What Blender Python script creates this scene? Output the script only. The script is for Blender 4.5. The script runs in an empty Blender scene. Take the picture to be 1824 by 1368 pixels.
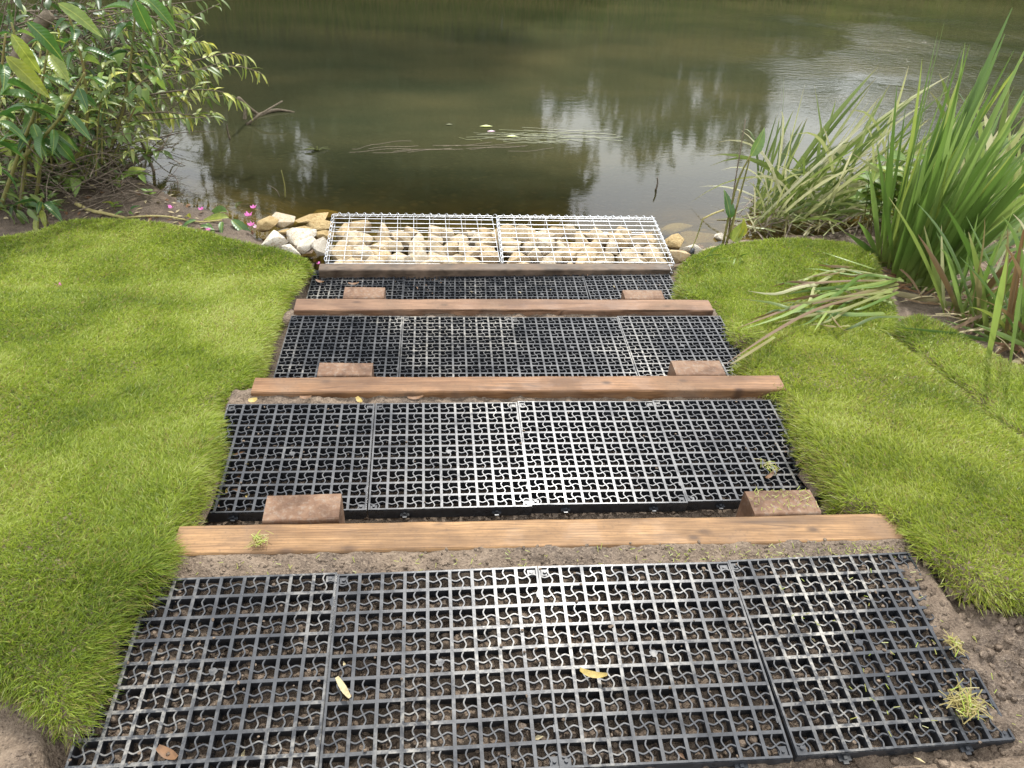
import bpy, bmesh, math, random
import numpy as np
from mathutils import Vector, Matrix, Euler

random.seed(7)
RNG = np.random.default_rng(11)
SC = bpy.context.scene
COL = SC.collection

# ------------------------------------------------------------------ camera
CAM = np.array([-0.2476, -1.2563, 1.5837])
WR = np.array([[0.99553, -0.00904, 0.094], [-0.07932, -0.62027, 0.78037], [0.05125, -0.78434, -0.61822]])
FOC = 1390.0
cam_d = bpy.data.cameras.new('camera')
cam_d.sensor_width = 36.0
cam_d.lens = FOC / 1824 * 36
cam_d.clip_start = 0.05
cam_d.clip_end = 400
cam = bpy.data.objects.new('camera', cam_d)
COL.objects.link(cam)
M = Matrix.Identity(4)
for i in range(3):
    M[i][0] = WR[i, 0]; M[i][1] = -WR[i, 1]; M[i][2] = -WR[i, 2]; M[i][3] = CAM[i]
cam.matrix_world = M
SC.camera = cam

# ------------------------------------------------------------------ sky and sun
SUN_EL, SUN_AZ = math.radians(52), math.radians(14)      # azimuth from +Y towards +X
w = bpy.data.worlds.new('World')
SC.world = w
w.use_nodes = True
nt = w.node_tree
nt.nodes.clear()
wo = nt.nodes.new('ShaderNodeOutputWorld')
bg = nt.nodes.new('ShaderNodeBackground')
sky = nt.nodes.new('ShaderNodeTexSky')
sky.sky_type = 'NISHITA'
sky.sun_disc = False
sky.sun_elevation = SUN_EL
sky.sun_rotation = SUN_AZ
sky.air_density = 1.2
sky.dust_density = 4.0
sky.ozone_density = 1.0
bg.inputs['Strength'].default_value = 0.15
tc = nt.nodes.new('ShaderNodeTexCoord')
ns = nt.nodes.new('ShaderNodeTexNoise')
ns.inputs['Scale'].default_value = 2.4
ns.inputs['Detail'].default_value = 6
ns.inputs['Roughness'].default_value = 0.55
rmp = nt.nodes.new('ShaderNodeMapRange')
rmp.inputs['From Min'].default_value = 0.34
rmp.inputs['From Max'].default_value = 0.56
rmp.inputs['To Min'].default_value = 0.45
rmp.inputs['To Max'].default_value = 0.95
cl = nt.nodes.new('ShaderNodeMix')
cl.data_type = 'RGBA'
cl.inputs['B'].default_value = (14.0, 14.4, 15.0, 1)       # sunlit thin cloud
nt.links.new(tc.outputs['Generated'], ns.inputs['Vector'])
nt.links.new(ns.outputs['Fac'], rmp.inputs['Value'])
nt.links.new(rmp.outputs['Result'], cl.inputs['Factor'])
nt.links.new(sky.outputs['Color'], cl.inputs['A'])
nt.links.new(cl.outputs['Result'], bg.inputs['Color'])
nt.links.new(bg.outputs['Background'], wo.inputs['Surface'])

sun_d = bpy.data.lights.new('sun', 'SUN')
sun_d.energy = 4.2
sun_d.angle = math.radians(2.5)
sun_d.color = (1.0, 0.975, 0.93)
sun = bpy.data.objects.new('sun', sun_d)
COL.objects.link(sun)
sd = Vector((math.sin(SUN_AZ) * math.cos(SUN_EL), math.cos(SUN_AZ) * math.cos(SUN_EL), math.sin(SUN_EL)))
sun.rotation_euler = sd.to_track_quat('Z', 'Y').to_euler()
sun.location = (0, 0, 20)

SC.view_settings.view_transform = 'Standard'
SC.view_settings.look = 'None'
SC.view_settings.exposure = 0.45
SC.view_settings.gamma = 1
SC.view_settings.use_curve_mapping = False
SC.render.engine = 'CYCLES'
SC.cycles.use_denoising = True
SC.cycles.max_bounces = 7
SC.cycles.diffuse_bounces = 3
SC.cycles.glossy_bounces = 3
SC.cycles.transmission_bounces = 4
SC.cycles.transparent_max_bounces = 8
SC.cycles.caustics_reflective = False
SC.cycles.caustics_refractive = False
SC.cycles.sample_clamp_indirect = 6

# ------------------------------------------------------------------ small helpers
def ray(px, py):
    return WR @ np.array([(px - 912) / FOC, (py - 684) / FOC, 1.0])

def at_z(px, py, z):
    r = ray(px, py); t = (z - CAM[2]) / r[2]
    return CAM + t * r

def at_y(px, py, y):
    r = ray(px, py); t = (y - CAM[1]) / r[1]
    return CAM + t * r

_T = np.linspace(1.2, 9.2, 1200)
def on(px, py, fn, off=0.0):
    """where the sight line through a picture point meets the surface z = fn(x, y) + off"""
    r = ray(px, py)
    P = CAM + _T[:, None] * r
    below = P[:, 2] < fn(P[:, 0], P[:, 1]) + off
    i = int(np.argmax(below)) if below.any() else len(_T) - 1
    if i == 0: return P[0]
    t = np.linspace(_T[i - 1], _T[i], 9); P = CAM + t[:, None] * r
    below = P[:, 2] < fn(P[:, 0], P[:, 1]) + off
    return P[int(np.argmax(below)) if below.any() else -1]

def _h(ix, iy, s):
    n = (ix * 374761393 + iy * 668265263 + s * 1274126177) & 0x7fffffff
    n = ((n ^ (n >> 13)) * 1274126177) & 0x7fffffff
    return ((n ^ (n >> 16)) & 0xffff) / 65535.0

def vn(x, y, s=0):
    x = np.asarray(x, float); y = np.asarray(y, float)
    ix = np.floor(x).astype(np.int64); iy = np.floor(y).astype(np.int64)
    fx = x - ix; fy = y - iy
    fx = fx * fx * (3 - 2 * fx); fy = fy * fy * (3 - 2 * fy)
    a = _h(ix, iy, s); b = _h(ix + 1, iy, s); c = _h(ix, iy + 1, s); d = _h(ix + 1, iy + 1, s)
    return (a + (b - a) * fx) * (1 - fy) + (c + (d - c) * fx) * fy - 0.5

def fbm(x, y, s=0, o=4, g=0.5):
    v = 0; a = 1.0
    for k in range(o):
        v = v + a * vn(x * 2 ** k + 17.3 * k, y * 2 ** k - 9.1 * k, s + k); a *= g
    return v

def sstep(a, b, x):
    t = np.clip((x - a) / (b - a), 0, 1)
    return t * t * (3 - 2 * t)

def poly_sd(x, y, poly):
    """signed distance to a closed polygon, positive inside"""
    P = np.asarray(poly, float)[:, :2]
    d = np.full(x.shape, 1e9); ins = np.zeros(x.shape, bool)
    for i in range(len(P)):
        a = P[i]; b = P[(i + 1) % len(P)]
        e = b - a
        t = np.clip(((x - a[0]) * e[0] + (y - a[1]) * e[1]) / (e @ e + 1e-12), 0, 1)
        d = np.minimum(d, np.hypot(x - a[0] - t * e[0], y - a[1] - t * e[1]))
        c = ((a[1] > y) != (b[1] > y)) & (x < (b[0] - a[0]) * (y - a[1]) / (b[1] - a[1] + 1e-12) + a[0])
        ins ^= c
    return np.where(ins, d, -d)

def smooth_poly(pts, n=3, jit=0.0):
    P = np.asarray(pts, float)[:, :2]
    for k in range(n):
        Q = []
        for i in range(len(P)):
            a, b = P[i], P[(i + 1) % len(P)]
            Q += [a * .75 + b * .25, a * .25 + b * .75]
        P = np.array(Q)
    if jit:
        P = P + jit * np.stack([fbm(P[:, 0] * 14, P[:, 1] * 14, 3, 3), fbm(P[:, 0] * 14, P[:, 1] * 14, 8, 3)], 1)
    return P

class MB:
    def __init__(s): s.v = []; s.f = []
    def add(s, vs, fs):
        o = len(s.v)
        s.v += [tuple(map(float, p)) for p in vs]; s.f += [tuple(i + o for i in f) for f in fs]
    def box(s, x0, x1, y0, y1, z0, z1):
        s.add([(x0, y0, z0), (x1, y0, z0), (x1, y1, z0), (x0, y1, z0), (x0, y0, z1), (x1, y0, z1), (x1, y1, z1), (x0, y1, z1)],
              [(0, 3, 2, 1), (4, 5, 6, 7), (0, 1, 5, 4), (1, 2, 6, 5), (2, 3, 7, 6), (3, 0, 4, 7)])
    def tube(s, pts, rad, n=6, cap=True):
        P = np.asarray(pts, float); m = len(P)
        R = np.asarray(rad, float) * np.ones(m)
        T = np.gradient(P, axis=0); T /= np.linalg.norm(T, axis=1)[:, None] + 1e-9
        u = np.cross(T[0], [0.13, 0.2, 1.0]); u /= np.linalg.norm(u) + 1e-9
        vs = []
        for i in range(m):
            u = u - (u @ T[i]) * T[i]; u /= np.linalg.norm(u) + 1e-9
            b = np.cross(T[i], u)
            for k in range(n):
                a = 2 * math.pi * k / n
                vs.append(P[i] + R[i] * (math.cos(a) * u + math.sin(a) * b))
        fs = []
        for i in range(m - 1):
            for k in range(n):
                k2 = (k + 1) % n
                fs.append((i * n + k, i * n + k2, (i + 1) * n + k2, (i + 1) * n + k))
        if cap:
            fs.append(tuple(range(n))[::-1]); fs.append(tuple((m - 1) * n + k for k in range(n)))
        s.add(vs, fs)
    def mesh(s, name, mat=None, smooth=False):
        me = bpy.data.meshes.new(name)
        me.from_pydata(s.v, [], s.f)
        if mat: me.materials.append(mat)
        if smooth: me.shade_smooth()
        me.update()
        return me

def link(name, me, parent=None, loc=None, **props):
    o = bpy.data.objects.new(name, me)
    COL.objects.link(o)
    if parent is not None: o.parent = parent
    if loc is not None: o.location = loc
    for k, v in props.items(): o[k] = v
    return o

def thing(name, label, cat, loc=(0, 0, 0), group=None):
    o = bpy.data.objects.new(name, None)
    COL.objects.link(o); o.location = tuple(float(c) for c in loc); o.empty_display_size = .1
    o['label'] = label; o['category'] = cat
    if group: o['group'] = group
    return o

def np_mesh(name, V, quads=None, tris=None, mat=None, attrs=None, smooth=True):
    """fast mesh from arrays"""
    me = bpy.data.meshes.new(name)
    nq = 0 if quads is None else len(quads); ntr = 0 if tris is None else len(tris)
    me.vertices.add(len(V)); me.vertices.foreach_set('co', np.ascontiguousarray(V, np.float32).ravel())
    idx = []
    if nq: idx.append(np.asarray(quads, np.int32).ravel())
    if ntr: idx.append(np.asarray(tris, np.int32).ravel())
    idx = np.concatenate(idx)
    me.loops.add(len(idx)); me.loops.foreach_set('vertex_index', idx)
    me.polygons.add(nq + ntr)
    st = np.concatenate([np.arange(nq) * 4, nq * 4 + np.arange(ntr) * 3]).astype(np.int32)
    me.polygons.foreach_set('loop_start', st)
    if smooth: me.polygons.foreach_set('use_smooth', np.ones(nq + ntr, bool))
    for k, a in (attrs or {}).items():
        at = me.attributes.new(k, 'FLOAT', 'POINT'); at.data.foreach_set('value', np.ascontiguousarray(a, np.float32))
    if mat: me.materials.append(mat)
    me.update(calc_edges=True); me.validate()
    return me

# ------------------------------------------------------------------ materials
class NT:
    def __init__(s, name):
        s.m = bpy.data.materials.new(name); s.m.use_nodes = True
        s.t = s.m.node_tree; s.t.nodes.clear()
        s.out = s.t.nodes.new('ShaderNodeOutputMaterial')
    def n(s, typ, **kw):
        nd = s.t.nodes.new('ShaderNode' + typ)
        for k, v in kw.items():
            if hasattr(nd, k) and k not in ('Color',): setattr(nd, k, v)
        return nd
    def put(s, sock, v):
        if isinstance(v, bpy.types.NodeSocket): s.t.links.new(v, sock)
        elif v is not None: sock.default_value = v
    def noise(s, vec, scale, detail=4, rough=.55, dist=0.0, typ='Fac'):
        nd = s.n('TexNoise'); s.put(nd.inputs['Vector'], vec)
        nd.inputs['Scale'].default_value = scale; nd.inputs['Detail'].default_value = detail
        nd.inputs['Roughness'].default_value = rough; nd.inputs['Distortion'].default_value = dist
        return nd.outputs[typ]
    def voro(s, vec, scale, feat='F1', out='Distance', rnd=1.0, dim='3D'):
        nd = s.n('TexVoronoi'); nd.voronoi_dimensions = dim; nd.feature = feat; s.put(nd.inputs['Vector'], vec)
        nd.inputs['Scale'].default_value = scale; nd.inputs['Randomness'].default_value = rnd
        return nd.outputs[out]
    def mapr(s, v, a, b, c=0.0, d=1.0):
        nd = s.n('MapRange'); s.put(nd.inputs['Value'], v)
        for k, x in zip(('From Min', 'From Max', 'To Min', 'To Max'), (a, b, c, d)): nd.inputs[k].default_value = x
        return nd.outputs['Result']
    def math(s, op, a, b=None):
        nd = s.n('Math'); nd.operation = op; s.put(nd.inputs[0], a)
        if b is not None: s.put(nd.inputs[1], b)
        return nd.outputs[0]
    def mix(s, f, a, b, mode='MIX'):
        nd = s.n('Mix'); nd.data_type = 'RGBA'; nd.blend_type = mode
        s.put(nd.inputs['Factor'], f)
        for k, x in (('A', a), ('B', b)):
            if isinstance(x, tuple) and len(x) == 3: x = x + (1,)
            s.put(nd.inputs[k], x)
        return nd.outputs['Result']
    def ramp(s, f, stops):
        nd = s.n('ValToRGB'); s.put(nd.inputs['Fac'], f)
        el = nd.color_ramp.elements
        while len(el) < len(stops): el.new(0.5)
        for e, (p, c) in zip(el, stops): e.position = p; e.color = tuple(c) + (1,)
        return nd.outputs['Color']
    def mapping(s, vec, scale=(1, 1, 1), rot=(0, 0, 0), loc=(0, 0, 0)):
        nd = s.n('Mapping'); s.put(nd.inputs['Vector'], vec)
        nd.inputs['Scale'].default_value = scale; nd.inputs['Rotation'].default_value = rot; nd.inputs['Location'].default_value = loc
        return nd.outputs['Vector']
    def obj(s): return s.n('TexCoord').outputs['Object']
    def pos(s): return s.n('NewGeometry').outputs['Position']
    def rnd(s): return s.n('ObjectInfo').outputs['Random']
    def attr(s, name):
        nd = s.n('Attribute'); nd.attribute_name = name
        return nd.outputs['Fac']
    def bump(s, h, strength=.5, dist=.01, nrm=None):
        nd = s.n('Bump'); s.put(nd.inputs['Height'], h); nd.inputs['Strength'].default_value = strength
        nd.inputs['Distance'].default_value = dist
        if nrm is not None: s.put(nd.inputs['Normal'], nrm)
        return nd.outputs['Normal']
    def pbr(s, col, rough=.6, nrm=None, metal=0.0, spec=.5):
        b = s.n('BsdfPrincipled')
        s.put(b.inputs['Base Color'], col + (1,) if isinstance(col, tuple) and len(col) == 3 else col)
        s.put(b.inputs['Roughness'], rough); s.put(b.inputs['Metallic'], metal)
        b.inputs['Specular IOR Level'].default_value = spec
        if nrm is not None: s.put(b.inputs['Normal'], nrm)
        return b.outputs['BSDF']
    def end(s, sh):
        s.t.links.new(sh, s.out.inputs['Surface']); return s.m
    def leafy(s, col, rough=.45, tr=.45, nrm=None, spec=.5, tcol=None):
        b = s.pbr(col, rough, nrm, spec=spec)
        t = s.n('BsdfTranslucent')
        s.put(t.inputs['Color'], col if tcol is None else tcol)
        mx = s.n('MixShader'); mx.inputs[0].default_value = tr
        s.t.links.new(b, mx.inputs[1]); s.t.links.new(t.outputs[0], mx.inputs[2])
        return s.end(mx.outputs[0])

def mat_soil():
    k = NT('soil'); p = k.pos()
    big = k.noise(p, 3.2, 4); mid = k.noise(p, 26, 5, .6); fine = k.noise(p, 160, 3, .6)
    c = k.ramp(k.math('ADD', k.math('MULTIPLY', big, .55), k.math('MULTIPLY', mid, .45)),
               [(.34, (.060, .042, .028)), (.50, (.125, .090, .061)), (.64, (.21, .158, .112))])
    c = k.mix(k.mapr(fine, .52, .72), c, (.24, .185, .13), 'MIX')
    c = k.mix(k.mapr(fine, .30, .42, 1, 0), c, (.03, .02, .014))
    c = k.mix(k.math('MULTIPLY', k.attr('damp_shade'), .78), c, k.mix(.5, c, (.012, .007, .004)))  # damp and painted shade both darken the soil colour
    h = k.math('ADD', k.math('MULTIPLY', mid, 1.0), k.math('MULTIPLY', fine, .35))
    return k.end(k.pbr(c, k.mapr(big, .35, .62, .55, .95), k.bump(h, .9, .02), spec=.35))

def mat_riverbed():
    k = NT('river_bed'); p = k.pos()
    c = k.ramp(k.noise(p, 2.2, 5), [(.35, (.07, .055, .02)), (.6, (.19, .14, .06))])
    v = k.voro(p, 9)
    c = k.mix(k.mapr(v, .1, .35, 1, 0), c, (.26, .19, .09))
    return k.end(k.pbr(c, .8, k.bump(v, .6, .04)))

def mat_plastic(name='black_plastic', extra=0.0):
    k = NT(name); p = k.pos(); ob = k.obj()
    wx = k.noise(p, 2.1, 3); sp = k.noise(p, 55, 4, .65); r = k.rnd()
    base = k.mix(k.mapr(sp, .35, .7), (.012, .0135, .016), (.028, .031, .036))
    silt = k.math('MULTIPLY', k.mapr(wx, .50 - extra, .66 - extra * .5), k.mapr(sp, .42, .60))
    nz = k.n('SeparateXYZ'); k.put(nz.inputs[0], k.n('NewGeometry').outputs['Normal'])
    up = k.mapr(nz.outputs['Z'], .6, .9)
    c = k.mix(k.math('MULTIPLY', k.math('MULTIPLY', silt, up), .55), base, (.40, .37, .31))
    rough = k.mapr(k.noise(p, 14, 4), .35, .65, .20, .42)
    return k.end(k.pbr(c, rough, k.bump(sp, .15, .002), spec=.45))

def mat_wood(name, a, b, dirt):
    k = NT(name); ob = k.obj(); rv = k.rnd()
    off = k.n('CombineXYZ'); k.put(off.inputs[0], k.math('MULTIPLY', rv, 13.0)); k.put(off.inputs[1], k.math('MULTIPLY', rv, 7.0))
    ad = k.n('VectorMath'); ad.operation = 'ADD'; k.put(ad.inputs[0], ob); k.put(ad.inputs[1], off.outputs[0]); v = ad.outputs[0]
    warp = k.noise(k.mapping(v, (1.2, 5, 5)), 2.0, 3)
    g = k.noise(k.mapping(v, (2.2, 60, 60)), 1.0, 5, .6, 1.2)
    g2 = k.noise(k.mapping(v, (9, 210, 210)), 1.0, 3, .6)
    c = k.ramp(k.math('ADD', k.math('MULTIPLY', g, .7), k.math('MULTIPLY', warp, .3)), [(.34, a), (.50, b), (.66, tuple(min(1, x * 1.25) for x in b))])
    c = k.mix(k.mapr(g2, .55, .72, 0, .55), c, tuple(x * .45 for x in a))
    kn = k.voro(k.mapping(v, (4.2, 8, 0)), 1.0, dim='2D')
    c = k.mix(k.mapr(kn, .03, .11, .85, 0), c, (.035, .022, .016))
    ck = k.voro(k.mapping(v, (1.6, 30, 0)), 1.0, 'DISTANCE_TO_EDGE')
    c = k.mix(k.math('MULTIPLY', k.mapr(ck, .0, .035, .8, 0), k.mapr(k.noise(v, 3.0, 2), .45, .6)), c, (.03, .018, .012))
    st = k.noise(v, 6.5, 4); fs = k.noise(v, 90, 4, .65)
    bl = k.noise(k.mapping(v, (2.5, 7, 7)), 1.6, 4, .6)
    c = k.mix(k.mapr(bl, .38, .66, 0, .75), c, tuple(x * .55 for x in a))
    fig = k.n('TexWave'); fig.wave_type = 'RINGS'; fig.rings_direction = 'Z'; k.put(fig.inputs['Vector'], k.mapping(v, (1.1, 9, 9))); fig.inputs['Scale'].default_value = 4.0; fig.inputs['Distortion'].default_value = 7.0; fig.inputs['Detail'].default_value = 3.0; fig.inputs['Detail Scale'].default_value = 1.5
    c = k.mix(k.mapr(fig.outputs['Fac'], .55, 1, 0, .45), c, tuple(x * .5 for x in a))
    c = k.mix(k.math('MULTIPLY', k.mapr(st, .45, .68), .25 + dirt * .5), c, (.17, .12, .085))
    c = k.mix(k.math('MULTIPLY', k.mapr(fs, .54, .72), k.mapr(st, .35, .65, .10, min(.7, .3 + dirt))), c, (.075, .052, .036))
    return k.end(k.pbr(c, k.mapr(st, .4, .6, .5, .75), k.bump(k.math('ADD', g, k.math('MULTIPLY', g2, .6)), .35, .003), spec=.2))

def mat_endgrain():
    k = NT('stake_wood'); ob = k.obj(); r = k.rnd()
    off = k.n('CombineXYZ'); k.put(off.inputs[0], k.math('MULTIPLY', r, 9.0))
    ad = k.n('VectorMath'); ad.operation = 'ADD'; k.put(ad.inputs[0], ob); k.put(ad.inputs[1], off.outputs[0]); v = ad.outputs[0]
    n1 = k.noise(v, 9, 5, .6, .6); n2 = k.noise(v, 70, 4, .65); n3 = k.noise(k.mapping(v, (60, 60, 3)), 1.0, 3)
    c = k.ramp(n1, [(.35, (.07, .036, .018)), (.5, (.135, .075, .042)), (.65, (.19, .122, .076))])
    c = k.mix(k.mapr(n3, .45, .7, 0, .45), c, (.07, .035, .022))
    c = k.mix(k.math('MULTIPLY', k.mapr(n2, .5, .66), k.mapr(n1, .35, .6, .2, .8)), c, (.19, .15, .115))
    return k.end(k.pbr(c, .75, k.bump(k.math('ADD', n1, n2), .4, .003), spec=.3))

def mat_stone():
    k = NT('limestone'); ob = k.obj(); r = k.rnd()
    c = k.ramp(r, [(0, (.36, .31, .22)), (.25, (.40, .33, .22)), (.5, (.38, .29, .17)), (.75, (.42, .37, .28)), (1, (.33, .25, .14))])
    n1 = k.noise(ob, 9, 5, .6); n2 = k.noise(ob, 55, 4, .65)
    c = k.mix(k.mapr(n1, .46, .66, 0, .7), c, (.36, .23, .095))
    c = k.mix(k.mapr(n1, .30, .42, .6, 0), c, (.58, .53, .43))
    c = k.mix(k.mapr(n2, .58, .74, 0, .6), c, (.19, .14, .09))
    h = k.math('ADD', n1, k.math('MULTIPLY', n2, .5))
    return k.end(k.pbr(c, .85, k.bump(h, .6, .012), spec=.25))

def mat_stone2(name, a, b):
    k = NT(name); ob = k.obj()
    n1 = k.noise(ob, 3.5, 5, .6); n2 = k.noise(ob, 14, 5, .65)
    c = k.ramp(k.math('ADD', k.math('MULTIPLY', n1, .6), k.math('MULTIPLY', n2, .4)), [(.38, b), (.52, a), (.7, tuple(min(1, x * 1.15) for x in a))])
    return k.end(k.pbr(c, .85, k.bump(k.math('ADD', n1, n2), .6, .05), spec=.25))

def mat_steel():
    k = NT('galvanised_wire'); n = k.noise(k.pos(), 40, 3)
    c = k.ramp(n, [(.3, (.48, .50, .52)), (.7, (.70, .72, .74))])
    return k.end(k.pbr(c, .38, None, .75))

def mat_grass(name, shift):
    k = NT(name)
    t = k.attr('tint'); y = k.attr('dry')
    c = k.ramp(t, [(0, (.095 + shift * .4, .145, .014)), (.4, (.215 + shift, .285, .028)), (.75, (.32 + shift, .385, .052)), (1, (.44 + shift, .48, .15))])
    c = k.mix(y, c, (.30, .24, .085))
    return k.leafy(c, .42, .48, spec=.45)

def mat_leaf(name, stops, rough=.45, tr=.4, vein=0.0):
    k = NT(name)
    c = k.ramp(k.rnd(), stops)
    ob = k.obj()
    n = k.noise(ob, 6, 3)
    c = k.mix(k.mapr(n, .35, .7, 0, .35), c, tuple(x * .55 for x in stops[0][1]))
    s = k.n('SeparateXYZ'); k.put(s.inputs[0], ob)
    if vein:
        a = k.math('ABSOLUTE', s.outputs['Y'])
        c = k.mix(k.mapr(a, .004, .016, vein, 0), c, tuple(min(1, x * 1.8 + .06) for x in stops[-1][1]))
        wv = k.math('SINE', k.math('MULTIPLY', k.math('SUBTRACT', s.outputs['X'], k.math('MULTIPLY', a, .8)), 75.0))
        nrm = k.bump(wv, .12, .004)
    else:
        nrm = None
    return k.leafy(c, rough, tr, nrm)

def mat_blade(name, stops, rough=.38, tr=.4, tip=None):
    k = NT(name)
    c = k.ramp(k.rnd(), stops)
    t = k.attr('along'); u = k.attr('across')
    c = k.mix(k.mapr(t, 0, .28, .75, 0), c, (.22, .27, .06))          # paler sheath at the base
    if tip: c = k.mix(k.mapr(t, .82, 1.0, 0, .8), c, tip)
    wv = k.math('SINE', k.math('MULTIPLY', u, 60.0))
    c = k.mix(k.mapr(wv, -1, 1, 0, .18), c, (.02, .035, .01))
    return k.leafy(c, rough, tr, k.bump(wv, .2, .002))

def mat_bark(name, stops):
    k = NT(name); p = k.pos()
    n = k.noise(k.mapping(p, (1, 1, 1)), 60, 4, .6); r = k.rnd()
    c = k.ramp(k.math('ADD', k.math('MULTIPLY', n, .6), k.math('MULTIPLY', k.noise(p, 4, 2), .4)), stops)
    return k.end(k.pbr(c, .75, k.bump(n, .4, .004), spec=.3))

def mat_flat(name, col, rough=.6, tr=0.0, var=.25):
    k = NT(name)
    n = k.noise(k.pos(), 70, 3)
    c = k.mix(k.mapr(n, .35, .65, 0, 1), tuple(x * (1 - var) for x in col), tuple(min(1, x * (1 + var)) for x in col))
    if tr: return k.leafy(c, rough, tr)
    return k.end(k.pbr(c, rough))

def mat_water():
    k = NT('river_water'); p = k.pos()
    xyz = k.n('SeparateXYZ'); k.put(xyz.inputs[0], p)
    # ripples: long low swell, finer chop; chop is stronger where the current runs on the right
    pm = k.mapping(p, (1.0, 2.6, 1.0), (0, 0, -.12))
    r1 = k.noise(pm, 2.6, 2, .5); r2 = k.noise(pm, 9.0, 3, .55); r3 = k.noise(pm, 30.0, 2, .5)
    patch = k.noise(k.mapping(p, (.55, .75, 1), loc=(3.1, .4, 0)), 1.0, 2)
    run = k.math('MULTIPLY', k.mapr(xyz.outputs['X'], 2.6, 5.2, 0, 1), k.mapr(xyz.outputs['X'], 7.5, 10.5, 1, .15))
    far = k.math('MULTIPLY', k.mapr(xyz.outputs['Y'], 4.4, 6.6, .05, 1), k.mapr(xyz.outputs['Y'], 8.4, 9.8, 1, .25))
    amp = k.math('ADD', .035, k.math('MULTIPLY', k.math('MULTIPLY', run, far), k.mapr(patch, .42, .60, .10, 1.2)))
    amp = k.math('MULTIPLY', amp, k.math('ADD', .35, k.math('MULTIPLY', far, .65)))
    h = k.math('ADD', k.math('MULTIPLY', r1, .25), k.math('ADD', k.math('MULTIPLY', r2, .75), k.math('MULTIPLY', r3, .25)))
    h = k.math('MULTIPLY', h, amp)
    nrm = k.bump(h, 1.0, .030)
    # suspended silt: thin near the bank, thick out in the stream
    cloud = k.noise(k.mapping(p, (.5, 1.3, 1)), 1.1, 4)
    mcol = k.ramp(cloud, [(.35, (.030, .034, .017)), (.55, (.044, .044, .021)), (.72, (.060, .055, .025))])
    silt = k.n('BsdfDiffuse'); k.put(silt.inputs['Color'], mcol)
    clear = k.n('BsdfTransparent'); clear.inputs['Color'].default_value = (.72, .66, .38, 1)
    turb = k.mapr(k.math('ADD', xyz.outputs['Y'], k.math('MULTIPLY', cloud, .9)), 3.75, 5.4, .12, .93)
    body = k.n('MixShader'); k.put(body.inputs[0], turb)
    k.t.links.new(clear.outputs[0], body.inputs[1]); k.t.links.new(silt.outputs[0], body.inputs[2])
    gl = k.n('BsdfGlossy'); gl.inputs['Roughness'].default_value = .03; k.put(gl.inputs['Normal'], nrm)
    fr = k.n('Fresnel'); fr.inputs['IOR'].default_value = 1.42; k.put(fr.inputs['Normal'], nrm)
    mx = k.n('MixShader'); k.put(mx.inputs[0], fr.outputs[0])
    k.t.links.new(body.outputs[0], mx.inputs[1]); k.t.links.new(gl.outputs[0], mx.inputs[2])
    return k.end(mx.outputs[0])

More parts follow.
